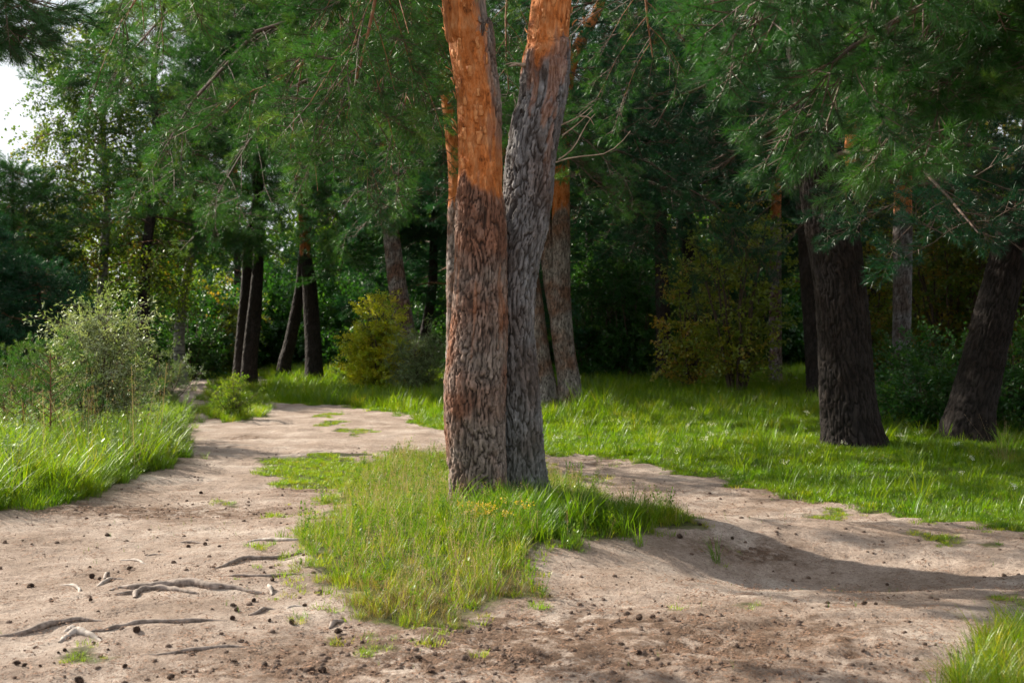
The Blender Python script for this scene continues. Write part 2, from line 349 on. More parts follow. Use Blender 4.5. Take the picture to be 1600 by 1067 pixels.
M['ground'] = ground_mat()

# ------------------------------------------------------------------ ground sheets
def axis_x():
    a = np.arange(0, 6.2, .035); g = [a[-1]]; s = .04
    while g[-1] < 400: s *= 1.09; g.append(g[-1]+s)
    p = np.r_[a, g[1:]]; return np.r_[-p[:0:-1], p]
def axis_y():
    a = np.arange(4.0, 11.5, .028); g = [a[-1]]; s = .03
    while g[-1] < 600: s *= 1.017; g.append(g[-1]+s)
    b = [a[0]]; s = .035
    while b[-1] > -120: s *= 1.16; b.append(b[-1]-s)
    return np.r_[b[:0:-1], a, g[1:]]
ax, ay = axis_x(), axis_y()
X, Y = np.meshgrid(ax, ay); nx, ny = len(ax), len(ay)
Xf, Yf = X.ravel(), Y.ravel()
wx, wy = wob(Xf, Yf)
gr = np.zeros(len(Xf))
rg = np.random.default_rng(3)
for k in range(4):
    o_ = rg.normal(0, .04, 2); gr += grassmask(wx+o_[0], wy+o_[1])/4.0
def blob(px, py, rx, ry):
    x0, y0 = gp(px, py); return np.exp(-((Xf-x0)/rx)**2-((Yf-y0)/ry)**2)
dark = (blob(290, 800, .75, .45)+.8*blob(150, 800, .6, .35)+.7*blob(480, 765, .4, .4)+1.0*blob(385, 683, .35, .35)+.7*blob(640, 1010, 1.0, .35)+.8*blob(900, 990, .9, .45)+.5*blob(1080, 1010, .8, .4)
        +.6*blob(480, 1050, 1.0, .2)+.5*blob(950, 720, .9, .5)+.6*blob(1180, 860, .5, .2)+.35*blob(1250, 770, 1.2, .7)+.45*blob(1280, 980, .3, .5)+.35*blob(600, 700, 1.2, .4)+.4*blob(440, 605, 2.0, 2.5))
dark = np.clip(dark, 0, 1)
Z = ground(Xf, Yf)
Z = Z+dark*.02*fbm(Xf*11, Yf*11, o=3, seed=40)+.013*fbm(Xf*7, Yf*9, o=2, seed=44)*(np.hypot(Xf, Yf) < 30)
fa = (np.arange(ny-1)[:, None]*nx+np.arange(nx-1)[None]).ravel()
Q = np.stack([fa, fa+1, fa+nx+1, fa+nx], 1)
gq = gr[Q].mean(1)
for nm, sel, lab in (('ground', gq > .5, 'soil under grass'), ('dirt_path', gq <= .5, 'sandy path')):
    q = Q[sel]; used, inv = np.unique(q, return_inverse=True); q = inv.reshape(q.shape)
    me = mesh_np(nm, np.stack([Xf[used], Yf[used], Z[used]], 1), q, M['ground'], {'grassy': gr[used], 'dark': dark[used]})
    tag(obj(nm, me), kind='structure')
print('ground', len(Q), time.time()-T0)

# ------------------------------------------------------------------ scattered leaves: node groups that put a small sprig mesh on points
_NG = {}
def scatter_group(key, protos):
    if key in _NG: return _NG[key]
    ng = D.node_groups.new('scatter_'+key, 'GeometryNodeTree')
    ng.interface.new_socket('Geometry', in_out='INPUT', socket_type='NodeSocketGeometry'); ng.interface.new_socket('Geometry', in_out='OUTPUT', socket_type='NodeSocketGeometry')
    N, L = ng.nodes, ng.links
    gi, go = N.new('NodeGroupInput'), N.new('NodeGroupOutput')
    iop = N.new('GeometryNodeInstanceOnPoints'); jn = N.new('GeometryNodeJoinGeometry')
    for p in protos:
        oi = N.new('GeometryNodeObjectInfo'); oi.inputs['Object'].default_value = p; oi.inputs['As Instance'].default_value = True
        L.new(oi.outputs['Geometry'], jn.inputs[0])
    def at(n, t):
        a = N.new('GeometryNodeInputNamedAttribute'); a.data_type = t; a.inputs['Name'].default_value = n; return a.outputs['Attribute']
    e = N.new('FunctionNodeEulerToRotation'); L.new(at('rot', 'FLOAT_VECTOR'), e.inputs[0])
    L.new(gi.outputs[0], iop.inputs['Points']); L.new(jn.outputs[0], iop.inputs['Instance']); iop.inputs['Pick Instance'].default_value = True
    L.new(at('idx', 'INT'), iop.inputs['Instance Index']); L.new(e.outputs[0], iop.inputs['Rotation']); L.new(at('scl', 'FLOAT_VECTOR'), iop.inputs['Scale'])
    L.new(iop.outputs[0], go.inputs[0]); _NG[key] = ng
    return ng
PROTO = {}
RS = np.random.default_rng(11)
def dir_euler(d, roll):
    d = nrm(d); up = np.tile([0, 0, 1.0], (len(d), 1)); b = np.abs(d[:, 2]) > .97; up[b] = [1, 0, 0]
    y = nrm(np.cross(up, d)); z = np.cross(d, y); c, s = np.cos(roll)[:, None], np.sin(roll)[:, None]
    y2 = c*y+s*z; z2 = -s*y+c*z
    return np.stack([np.arctan2(y2[:, 2], z2[:, 2]), np.arcsin(np.clip(-d[:, 2], -1, 1)), np.arctan2(d[:, 1], d[:, 0])], 1)
def scatter(name, key, P, rot, scl, tint, parent=None):
    P = np.asarray(P, float); n = len(P); protos = PROTO[key]
    me = mesh_np(name, P, None, None, {'rot': rot, 'scl': np.repeat(np.asarray(scl, float)[:, None], 3, 1) if np.ndim(scl) == 1 else scl, 'tint': tint})
    a = me.attributes.new('idx', 'INT', 'POINT'); a.data.foreach_set('value', RS.integers(0, len(protos), n).astype(np.int32))
    o = obj(name, me, parent); md = o.modifiers.new('scatter', 'NODES'); md.node_group = scatter_group(key, protos); o['kind'] = 'stuff'
    return o

# --- sprig meshes
def add_tri(V, T, a, b, c):
    n = len(V); V += [a, b, c]; T.append((n, n+1, n+2))
def needle_spray(seed, L=.42, shoots=9, npp=80, nl=.062, nw=.0022, mat='needle', twig=True, span=.17):
    r = np.random.default_rng(seed); V = []; lv = []
    axes = [(np.zeros(3), np.array([L, 0, -.06*L]))]
    for i in range(shoots-1):
        s = .18+.75*i/(shoots-1)+r.uniform(-.04, .04); side = 1 if i % 2 else -1
        b = np.array([L*s, 0, -.06*L*s*s]); a = radians(r.uniform(35, 62)); ln = L*(.62-.38*s)*r.uniform(.8, 1.25)
        axes.append((b, b+ln*np.array([cos(a), side*sin(a)*.9, r.uniform(-.15, .45)])))
    tri = []
    for b, e in axes:
        ax_ = e-b; ln = np.linalg.norm(ax_); t = ax_/ln; n = npp
        s = 1-(r.random(n)**1.3)*min(1, span/ln); base = b+ax_*s[:, None]
        u = nrm(np.cross(t, [.3, .2, 1])); v = np.cross(t, u); ph = r.uniform(0, 2*pi, n)
        opn = np.radians(r.normal(42, 12, n))*(1.15-.55*(s > .96)); opn = np.where(r.random(n) < .1, opn*1.5, opn)
        d = t*np.cos(opn)[:, None]+(u*np.cos(ph)[:, None]+v*np.sin(ph)[:, None])*np.sin(opn)[:, None]; d[:, 2] += .12
        d = nrm(d); l = nl*r.uniform(.75, 1.15, n)[:, None]
        sd = nrm(np.cross(d, r.normal(size=(n, 3))))*nw/2
        tri.append(np.stack([base-sd, base+sd, base+d*l], 1)); lv.append(np.repeat(np.clip(r.normal(.5, .2, n)+(s-.8)*.4, 0, 1), 3))
    T = np.concatenate(tri).reshape(-1, 3); F_ = np.arange(len(T)).reshape(-1, 3); lvv = np.concatenate(lv)
    if twig:
        tv, tf = tubes([(np.linspace(b, e, 3), .0035 if i else .005, .002) for i, (b, e) in enumerate(axes)], 3)
        t3 = np.concatenate([tf[:, [0, 1, 2]], tf[:, [0, 2, 3]]])+len(T)
        me = mesh_np('spray', np.vstack([T, tv]), np.vstack([F_, t3]), [M[mat], M['twig']], {'lv': np.r_[lvv, np.full(len(tv), .5)]}, smooth=False)
        mi = np.r_[np.zeros(len(F_)), np.ones(len(t3))].astype(np.int32); me.polygons.foreach_set('material_index', mi)
    else: me = mesh_np('spray', T, F_, M[mat], {'lv': lvv}, smooth=False)
    return obj('spray', me, unlinked=True)
def leaf_spray(seed, L=.5, n=22, ll=.055, lw=.036, mat='birch', droop=.2, spread=.1, twig=True, branches=3):
    r = np.random.default_rng(seed); V, F4, lv = [], [], []; tl = []
    for bnum in range(branches):
        a = 0 if bnum == 0 else r.uniform(-1, 1); s0 = 0 if bnum == 0 else r.uniform(.1, .5)*L
        ln = L*(1 if bnum == 0 else r.uniform(.4, .7)); e = np.array([cos(a), sin(a), r.uniform(-.3, .3)])
        pts = np.array([[s0, 0, 0]]+[[s0, 0, 0]+e*ln*t-np.array([0, 0, droop*ln*t*t]) for t in (.33, .66, 1)]); tl.append((pts, .004, .0012))
        for k in range(n//branches+1):
            t = r.uniform(.12, 1); c = pts[0]+(e*ln*t-np.array([0, 0, droop*ln*t*t]))+r.normal(0, spread*.25, 3)
            d = nrm(e*.5+r.normal(0, .7, 3)+[0, 0, -.35]); sd = nrm(np.cross(d, r.normal(0, .5, 3)+[0, 0, 1])); nn = np.cross(d, sd)
            l = ll*r.uniform(.7, 1.2); w_ = lw*r.uniform(.8, 1.1)*.5; i = len(V)
            V += [c, c+d*l*.42+sd*w_+nn*w_*.35, c+d*l-nn*.1*l, c+d*l*.42-sd*w_+nn*w_*.35]; F4 += [(i, i+1, i+2), (i, i+2, i+3)]
            lv += [r.random()]*4
    V = np.array(V); F3 = np.array(F4)
    if twig:
        tv, tf = tubes(tl, 3); t3 = np.concatenate([tf[:, [0, 1, 2]], tf[:, [0, 2, 3]]])+len(V)
        me = mesh_np('spray', np.vstack([V, tv]), np.vstack([F3, t3]), [M[mat], M['twig']], {'lv': np.r_[lv, np.full(len(tv), .5)]}, smooth=False)
        me.polygons.foreach_set('material_index', np.r_[np.zeros(len(F3)), np.ones(len(t3))].astype(np.int32))
    else: me = mesh_np('spray', V, F3, M[mat], {'lv': lv}, smooth=False)
    return obj('spray', me, unlinked=True)
def blade_clump(seed, n=30, h=.12, rad=.05, wd=.004, bend=.5, lean=.35, mat='grass', seeds=0, hv=.4):
    r = np.random.default_rng(seed); V, T, lv, mi = [], [], [], []
    for i in range(n):
        a = r.uniform(0, 2*pi); rr = rad*math.sqrt(r.random()); b = np.array([rr*cos(a), rr*sin(a), -.01])
        az = a+r.normal(0, .9); H = h*r.uniform(1-hv, 1+hv*.5); ln = r.uniform(.1, 1)*lean; bd = bend*r.uniform(.2, 1.2)
        o = np.array([cos(az), sin(az), 0]); s = np.array([-sin(az+r.normal(0, .5)), cos(az), 0]); w_ = wd*r.uniform(.6, 1.3)/2
        pts = [b+o*(ln*H*t+bd*H*t*t)+np.array([0, 0, H*(t-.28*bd*t*t)]) for t in (0, .35, .7, 1)]
        k = len(V); V += [pts[0]-s*w_, pts[0]+s*w_, pts[1]-s*w_, pts[1]+s*w_, pts[2]-s*w_*.7, pts[2]+s*w_*.7, pts[3]]
        T += [(k, k+1, k+3), (k, k+3, k+2), (k+2, k+3, k+5), (k+2, k+5, k+4), (k+4, k+5, k+6)]; lv += [r.random()]*7; mi += [0]*5
    for i in range(seeds):
        a = r.uniform(0, 2*pi); rr = rad*r.random(); b = np.array([rr*cos(a), rr*sin(a), 0]); az = r.uniform(0, 2*pi); H = h*r.uniform(1.0, 1.55)
        o = np.array([cos(az), sin(az), 0]); tip = b+o*H*r.uniform(.05, .3)+[0, 0, H]; s = np.array([-sin(az), cos(az), 0])*.0012
        k = len(V); V += [b-s, b+s, tip+s*.5, tip-s*.5]; T += [(k, k+1, k+2), (k, k+2, k+3)]; lv += [.8]*4; mi += [1]*2
        for j in range(14):
            t = r.uniform(.72, 1.0); c = b+(tip-b)*t+r.normal(0, .012*(1.15-t)*4+.003, 3)*[1, 1, .5]; q = r.normal(0, 1, (3, 3))*.0028
            k = len(V); V += list(c+q); T.append((k, k+1, k+2)); lv += [r.random()]*3; mi.append(1)
    me = mesh_np('clump', np.array(V), np.array(T), [M[mat], M['seed']], {'lv': lv}, smooth=False)
    me.polygons.foreach_set('material_index', np.array(mi, np.int32))
    return obj('clump', me, unlinked=True)
def weed(seed, h=.3, n=26, ll=.03, lw=.012, mat='fresh', flower=None):
    r = np.random.default_rng(seed); V, T, lv, mi = [], [], [], []
    for st in range(3):
        az = r.uniform(0, 2*pi); H = h*r.uniform(.6, 1.1); o = np.array([cos(az), sin(az), 0])*H*r.uniform(.05, .45)
        s = np.array([.0015, .001, 0]); tip = o+[0, 0, H]; k = len(V); V += [-s, s, tip+s*.5, tip-s*.5]; T += [(k, k+1, k+2), (k, k+2, k+3)]; lv += [.3]*4; mi += [0, 0]
        for j in range(n//3):
            t = r.uniform(.1, 1); c = tip*t; d = nrm(r.normal(0, 1, 3)*[1, 1, .4]+[0, 0, .4]); sd = nrm(np.cross(d, [0, 0, 1.]))*lw/2; l = ll*(1.2-.5*t)
            k = len(V); V += [c, c+d*l*.45+sd, c+d*l, c+d*l*.45-sd]; T += [(k, k+1, k+2), (k, k+2, k+3)]; lv += [r.random()]*4; mi += [0, 0]
        if flower:
            for j in range(16):
                c = tip+r.normal(0, .012, 3); q = r.normal(0, 1, (3, 3))*.005; k = len(V); V += list(c+q); T.append((k, k+1, k+2)); lv += [r.random()]*3; mi.append(1)
    me = mesh_np('weed', np.array(V), np.array(T), [M[mat], M[flower or mat]], {'lv': lv}, smooth=False)
    me.polygons.foreach_set('material_index', np.array(mi, np.int32))
    return obj('weed', me, unlinked=True)
def lump(seed, mat):
    r = np.random.default_rng(seed); V = []; nu, nv = 7, 5
    for j in range(nv):
        th = pi*(j+.5)/nv
        for i in range(nu):
            a = 2*pi*i/nu; k = r.uniform(.7, 1.15); V.append([k*sin(th)*cos(a), .8*k*sin(th)*sin(a), .6*k*cos(th)])
    V += [[0, 0, .6], [0, 0, -.6]]; T = []
    for j in range(nv-1):
        for i in range(nu):
            a, b = j*nu+i, j*nu+(i+1) % nu; T += [(a, b, b+nu), (a, b+nu, a+nu)]
    for i in range(nu): T += [(nu*nv, i, (i+1) % nu)[::-1], (nu*nv+1, (nv-1)*nu+i, (nv-1)*nu+(i+1) % nu)]
    return obj('lump', mesh_np('lump', V, T, M[mat], smooth=False), unlinked=True)
def bits(seed, mat, n=7, ln=.03, wd=.0025):
    r = np.random.default_rng(seed); V, T = [], []
    for i in range(n):
        c = np.r_[r.normal(0, .035, 2), r.uniform(.002, .006)]; a = r.uniform(0, 2*pi); d = np.array([cos(a), sin(a), r.normal(0, .12)])*ln*r.uniform(.4, 1.2)/2; s = np.array([-sin(a), cos(a), 0])*wd*r.uniform(.6, 2); u = np.array([0, 0, wd*1.3])
        k = len(V); V += [c-d-s, c-d+s, c+d, c-d*.3+u]; T += [(k, k+1, k+3), (k+1, k+2, k+3), (k+2, k, k+3)]
    return obj('bits', mesh_np('bits', V, T, M[mat], smooth=False), unlinked=True)
R4 = range(4)
PROTO['near'] = [needle_spray(100+i, .38, 7, 105, .072, .0026, span=.10) for i in R4]
PROTO['mid'] = [needle_spray(110+i, .44, 8, 54, .072, .0040, span=.12) for i in R4]
PROTO['midblue'] = [needle_spray(120+i, .46, 8, 54, .075, .0046, 'needle_blue', span=.13) for i in R4]
PROTO['far'] = [needle_spray(130+i, .75, 9, 42, .11, .0095, 'needle', span=.32) for i in R4]
PROTO['farblue'] = [needle_spray(140+i, .75, 9, 42, .11, .010, 'needle_blue', span=.32) for i in R4]
PROTO['rust'] = [needle_spray(150+i, .36, 6, 50, .07, .003, 'rust') for i in range(2)]
PROTO['birch'] = [leaf_spray(160+i, .7, 42, .065, .05, 'birch', .7) for i in R4]
PROTO['dark'] = [leaf_spray(170+i, .6, 44, .075, .05, 'dark', .25) for i in R4]
PROTO['darkbig'] = [leaf_spray(175+i, 1.1, 60, .15, .10, 'dark', .25, .3) for i in R4]
PROTO['freshbig'] = [leaf_spray(178+i, 1.0, 56, .13, .09, 'fresh', .3, .3) for i in R4]
PROTO['fresh'] = [leaf_spray(180+i, .5, 40, .06, .042, 'fresh', .25) for i in R4]
PROTO['yellow'] = [leaf_spray(190+i, .45, 40, .06, .045, 'yellow', .1) for i in R4]
PROTO['willow'] = [leaf_spray(200+i, .42, 48, .06, .014, 'willow', .0) for i in R4]
PROTO['hazel'] = [leaf_spray(210+i, .6, 32, .075, .055, 'hazel', .2) for i in R4]
PROTO['lawn'] = [blade_clump(300+i, 34, .06, .07, .0045, .6, .5) for i in R4]
PROTO['lawnfar'] = [blade_clump(305+i, 26, .15, .13, .009, .6, .4) for i in R4]
PROTO['meadow'] = [blade_clump(310+i, 30, .20, .07, .0048, .6, .35) for i in R4]
PROTO['tall'] = [blade_clump(320+i, 26, .42, .07, .0065, .8, .35, hv=.5) for i in R4]
PROTO['fine'] = [blade_clump(330+i, 16, .17, .06, .0026, .3, .5, 'grass', 2) for i in R4]
PROTO['dryfine'] = [blade_clump(340+i, 20, .11, .07, .0024, .4, .7, 'drygrass', 1) for i in R4]
PROTO['stalk'] = [blade_clump(350+i, 4, .4, .05, .003, .4, .4, 'drygrass', 3) for i in R4]
PROTO['weed'] = [weed(360+i, .22, 40) for i in R4]
PROTO['weedtall'] = [weed(370+i, .5, 60, .05, .016, 'willow') for i in R4]
PROTO['goldweed'] = [weed(380+i, .2, 30, .02, .006, 'fresh', 'gold') for i in R4]
PROTO['whiteweed'] = [weed(385+i, .12, 18, .025, .012, 'fresh', 'white') for i in R4]
PROTO['clod'] = [lump(400+i, 'clod') for i in R4]
PROTO['crumb'] = [lump(410+i, 'pebble') for i in R4]
PROTO['litter'] = [bits(420+i, 'litter') for i in R4]

# ------------------------------------------------------------------ bark covered trunks
def trunk_mesh(name, path, radii, step, seed, mat, orange_z=None, amp=.016, flare=.3, cell=.046, lobes=.04, oran_fn=None, moss=0.0):
    """path Nx3 from base up (local), radii N. Rings follow the path; plates and cracks are real relief."""
    P = np.column_stack([path, radii]); total = np.sum(np.linalg.norm(np.diff(P[:, :3], axis=0), axis=1)); nv = max(int(total/(step*1.15)), 8)
    Q = smooth_path(P, nv); C, R = Q[:, :3], Q[:, 3]; s = np.linspace(0, total, nv)
    Rm = float(np.max(R)); nu = int(max(14, 2*pi*Rm/step))
    t = nrm(np.gradient(C, axis=0)); e1 = nrm(np.cross(t, [1.0, 0, 0])); e2 = np.cross(t, e1)
    th = np.linspace(0, 2*pi, nu, endpoint=False); TH, S = np.meshgrid(th, s); RR = np.repeat(R[:, None], nu, 1)
    ncell = max(6, int(2*pi*Rm/cell)); U = TH/(2*pi)*ncell; hz = max(cell*5.5, .2); Vv = S/hz
    seam = np.exp(-(np.minimum(TH, 2*pi-TH)/.15)**2); sk = 1-seam
    wu = (1.5*fbm(U*.28, Vv*.8, o=3, seed=seed)+.5*fbm(U*1.1, Vv*3.5, o=2, seed=seed+2))*sk
    wv = (fbm(U*.6, Vv*.6+9, o=3, seed=seed+3)*1.4)*sk
    f1, f2, rnd = voro(U+wu, Vv+wv, ncell, seed)
    rn = np.abs(fbm((U+wu)*.75, Vv*.55+3, o=4, seed=seed+21)); ridge = sstep(.0, .11, rn)
    plate = sstep(.0, .26, f2-f1)*(.62+.38*ridge)
    g1, g2, rnd2 = voro(U*2.3+wu*2.6, Vv*2.1+wv*1.6, int(ncell*2.3)+1, seed+50); fine = sstep(.0, .28, g2-g1)
    rnd = .4*rnd+.6*rnd2
    rough = fbm(U*3, Vv*6, o=3, seed=seed+9)*sk
    big = fbm(U*.3, Vv*.4, o=2, seed=seed+31)*sk
    h = amp*(.75*plate+.30*fine*plate+.30*rnd2*plate+.45*rough+.5*big)
    org = np.zeros_like(S)
    if orange_z is not None:
        zz = C[:, 2][:, None]
        if oran_fn: org = oran_fn(TH+pi/2, np.repeat(zz, nu, 1))
        else: org = sstep(-.12, .12, zz-orange_z+.5*fbm(U*.25, zz*2.0, o=4, seed=seed+4)*(1-seam)+.12*(rnd-.5))
    k1, k2, r3 = voro(U*.9+wu*1.9, S/.085+wv*3.2, max(3, int(ncell*.9)), seed+77)
    paper = amp*.22*(sstep(0, .10, k2-k1)*(.4+r3)+.6*sstep(0, .2, g2-g1)*rnd2)+amp*.30*fbm(U*.8, S*9, o=4, seed=seed+12)*(1-seam)
    disp = h*(1-org)+(paper+amp*.1)*org
    pl = plate*(.55+.45*fine); pl = np.clip(pl*1.15+.10+.25*rough, 0, 1); plate_a = pl*(1-org)+org
    rnd = rnd*(1-org)+org*(.15+.75*r3*sstep(0, .1, k2-k1)+.2*rnd2)
    lob = 1+lobes*np.sin(TH*3+seed+S*.3)+lobes*.6*np.sin(TH*5+1.7*seed-S*.5)+.02*fbm(U*.15, S*1.2, o=2, seed=seed+5)*(1-seam)
    fl = 1+flare*np.exp(-np.maximum(S-.05, 0)/.22)*(1+.35*np.sin(TH*5+seed))
    rad = RR*lob*fl+disp*np.clip(RR/.12, .3, 1)-amp*.6
    V = C[:, None]+rad[..., None]*(np.cos(TH)[..., None]*e1[:, None]+np.sin(TH)[..., None]*e2[:, None])
    i = (np.arange(nv-1)[:, None]*nu); j = np.arange(nu)[None]; j2 = (j+1) % nu
    Fq = np.stack([i+j, i+j2, i+nu+j2, i+nu+j], -1).reshape(-1, 4)
    ms = moss*np.exp(-S/.5)
    return mesh_np(name, V.reshape(-1, 3), Fq, M[mat], {'plate': plate_a.ravel(), 'rnd': rnd.ravel(), 'orange': org.ravel(), 'moss': ms.ravel()})

def px_path(pts, d, base_xy=None, z0=None, dd=0.0):
    """photo pixels (x, y, width) listed from the bottom up, at distance d -> world points and radii."""
    P, R = [], []
    for px, py, wd in pts:
        P.append([(px-CX)/F*d, d, CAMH-(py-CY)/F*d]); R.append(wd/F*d/2)
    return np.array(P), np.array(R)

def extend_up(P, R, top, lean=None, rtop=.04, wig=.25, seed=0):
    r = np.random.default_rng(seed); d = nrm(P[-1]-P[-2]) if lean is None else np.asarray(lean, float); P, R = list(P), list(R)
    n = 4; z0 = P[-1][2]; r0 = R[-1]
    for k in range(1, n+1):
        z = z0+(top-z0)*k/n; q = P[-1]+(d/d[2])*(z-P[-1][2])*(.55 if k > 1 else 1)+[r.normal(0, wig), r.normal(0, wig), 0]; q[2] = z
        P.append(q); R.append(r0+(rtop-r0)*(k/n)**.9)
    return np.array(P), np.array(R)

# ------------------------------------------------------------------ limbs and sprays
def grow(P, r0, rg, sub_len=.9, sub_step=.22, spray_step=.16, start=.22, droop=.25, rise=.25, tipup=.3, drop_tip=0):
    P = np.asarray(P, float); n = len(P); seg = np.linalg.norm(np.diff(P, axis=0), axis=1); L = seg.sum(); cum = np.r_[0, np.cumsum(seg)]
    def at(s):
        i = min(np.searchsorted(cum, s, 'right')-1, n-2); return P[i]+(P[i+1]-P[i])*((s-cum[i])/seg[i]), nrm(P[i+1]-P[i])
    tb = [(P, r0, max(.006, r0*.18))]; sp = []; s = L*start; k = 0
    while s < L:
        c, t = at(s); side = 1 if k % 2 else -1; k += 1
        lat = nrm(np.cross(t, [0, 0, 1.0]))*side; f = s/L
        dr = nrm(t*rg.uniform(.35, .9)+lat*rg.uniform(.6, 1.1)+[0, 0, rg.uniform(-.35, rise)]); ln = sub_len*(1.1-.6*f)*rg.uniform(.6, 1.2)
        pts = np.array([c+dr*ln*u+np.array([0, 0, -droop*ln*u*u+tipup*.12*ln*max(0, u-.6)]) for u in (0, .3, .6, 1)])
        tb.append((pts, max(.004, r0*.28*(1-f*.6)), .003))
        q = ln*.15
        while q < ln:
            u = q/ln; p = c+dr*ln*u+np.array([0, 0, -droop*ln*u*u]); tt = nrm(dr+np.array([0, 0, -2*droop*u]))
            sp.append((p, nrm(tt+rg.normal(0, .55, 3)+[0, 0, tipup]))); q += spray_step*rg.uniform(.7, 1.3)
        sp.append((pts[-1], nrm(tt+rg.normal(0, .2, 3)+[0, 0, tipup*.6])))
        s += sub_step*rg.uniform(.7, 1.3)
    for u in np.linspace(.55, 1, 6):
        c, t = at(L*min(u, .999)); sp.append((c, nrm(t+rg.normal(0, .35, 3)+[0, 0, tipup])))
    return tb, sp
def arc(a, az, L, up, sag, rg, n=7, wig=.06):
    o = np.array([cos(az), sin(az), 0]); u = np.linspace(0, 1, n)[:, None]
    P = np.asarray(a)+o*L*u+np.array([0, 0, 1.0])*(up*L*u-sag*L*u*u); P[1:] += rg.normal(0, wig, (n-1, 3))*np.linspace(.3, 1, n-1)[:, None]
    return P
def build_limbs(root, limbs, sprays, key, rg, scale=1.0, tint=(.45, .2), each=True, crown='crown', sides=6, mat='limb', clump=.62):
    """limbs: list of tube lists, one per limb."""
    if each:
        for tb in limbs: V, Fq = tubes(tb, sides); obj('limb', mesh_np('limb', V, Fq, M[mat]), root)
    elif limbs:
        V, Fq = tubes([t for tb in limbs for t in tb], 4); o = obj('branches', mesh_np('branches', V, Fq, M[mat]), root); o['kind'] = 'stuff'
    if sprays:
        P = np.array([s[0] for s in sprays]); d = np.array([s[1] for s in sprays])
        kf = {'f': .5, 'n': .12}.get(key[0], 1.0)*clump
        if kf > 0:
            q = (.6*vnoise(P[:, 0]*1.5+7, P[:, 1]*1.5, P[:, 2]*1.9+.3, seed=14)+.4*vnoise(P[:, 0]*3.6, P[:, 1]*3.6, P[:, 2]*4.2+.3, seed=24)) > -.45+.45*kf
            P, d = P[q], d[q]
        n = len(P)
        tn = np.clip(rg.normal(tint[0], tint[1], n)+.30*vnoise(P[:, 0]*1.1, P[:, 1]*1.1, P[:, 2]*1.1, seed=4), 0, 1)
        return scatter(crown, key, P, dir_euler(d, rg.normal(0, .5, n)), scale*rg.uniform(.75, 1.25, n), tn, root)
def pine(name, base, stems, label, key='mid', seed=0, z0=3.0, ztop=13, nlimb=34, L0=3.6, L1=1.5, step=.03, mat='bark', orange=4.5, group=None, az_skip=None,
         each=False, scale=1.0, tint=(.45, .2), dens=1.0, sag=.28, amp=.016, cell=.05, cat='pine tree', moss=0, extra=None, flare=.25):
    """stems: list of (P, R) in world space from the bottom up."""
    rg = np.random.default_rng(seed); root = empty(name, base, label, cat, group); B = np.array(base); limbs, sprays = [], []
    for si, (P, R) in enumerate(stems):
        me = trunk_mesh('trunk', P-B, R, step, seed*3+si, mat, None if orange is None else orange-B[2], amp, flare if P[0][2]-B[2] < .5 else 0, cell, moss=moss)
        obj('trunk', me, root)
    for si, (P, R) in enumerate(stems):
        nl = nlimb//len(stems); zt = min(ztop, P[-1][2]-.2)
        for i in range(nl):
            f = (i+rg.random())/nl; z = z0+(zt-z0)*f**1.15; a = [np.interp(z, P[:, 2], P[:, k]) for k in (0, 1)]+[z]
            az = i*2.4+rg.uniform(-.4, .4)+si
            if az_skip and az_skip(az % (2*pi), z): continue
            L = (L0+(L1-L0)*f)*rg.uniform(.7, 1.15); pth = arc(np.array(a)-B, az, L, rg.uniform(-.05, .3)+.3*f, sag*rg.uniform(.6, 1.4), rg)
            tb, sp = grow(pth, max(.02, min(.05, np.interp(z, P[:, 2], R)*.22)), rg, sub_len=L*.33, sub_step=.26/dens*scale, spray_step=.22/dens*scale)
            limbs.append(tb); sprays += sp
    if extra:
        for pth, r0, kw in extra:
            tb, sp = grow(np.array(pth)-B, r0, rg, **kw); limbs.append(tb); sprays += sp
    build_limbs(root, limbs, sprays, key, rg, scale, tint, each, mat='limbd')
    return root, len(sprays)

# ================================================================== the double trunked pine in the middle
gz = lambda x, y: float(ground(x, y))
DM = 9.35
LP, LR = px_path([(748,800,82),(746,742,82),(743,700,87),(741,650,92),(741,600,94),(744,560,90),(749,500,85),(750,425,78),(750,350,77),(749,300,73),(750,260,70),(748,200,68),(746,150,68),(739,100,68),(733,50,71),(722,0,66)], DM)
RP, RRd = px_path([(812,800,84),(808,742,82),(807,700,82),(806,650,80),(803,600,78),(800,560,76),(797,500,74),(803,425,72),(818,350,74),(826,300,74),(829,260,74),(838,200,74),(850,150,72),(854,100,76),(858,75,71),(863,0,63)], DM+.28)
RRd[-6:] *= 1.0
LP, LR = extend_up(LP, LR, 14.5, lean=(-.12, .05, 1), seed=1); RP, RRd = extend_up(RP, RRd, 14.0, lean=(.1, .08, 1), seed=2)
mb = (float(LP[0][0])+.15, DM+.12, gz(LP[0][0]+.15, DM+.12)); MB = np.array(mb)
main = empty('pine_tree', mb, 'large double trunked pine on the grassy mound, upper bark bright orange', 'pine tree')
zl = CAMH-(300-CY)/F*DM-mb[2]; zr = CAMH-(82-CY)/F*(DM+.28)-mb[2]
def oranL(TH, z):
    # boundary ragged; grey strip climbs on the right-hand rear side near the top
    a = np.cos(TH-0.05)                       # +1 faces +x
    e = sstep(-.06, .06, z-zl+.30*fbm(TH*1.3, z*2.2, o=5, seed=3))
    strip = sstep(.60, .78, a-.25*fbm(TH*3, z*4, o=3, seed=8)-.10*np.clip((zl+.9-z), 0, 2))*sstep(.1, .7, z-zl)
    flecks = sstep(.28, .42, fbm(TH*2.2, z*2.6, o=4, seed=66))*.8*sstep(2.2, .8, z-zl)
    low = .75*sstep(.20, .34, fbm(TH*4.5, z*1.2, o=4, seed=61))*sstep(.2, 1.6, z)
    return np.clip(np.maximum(e*(1-strip)*(1-flecks*.5), low*.32*(1-e)), 0, 1)
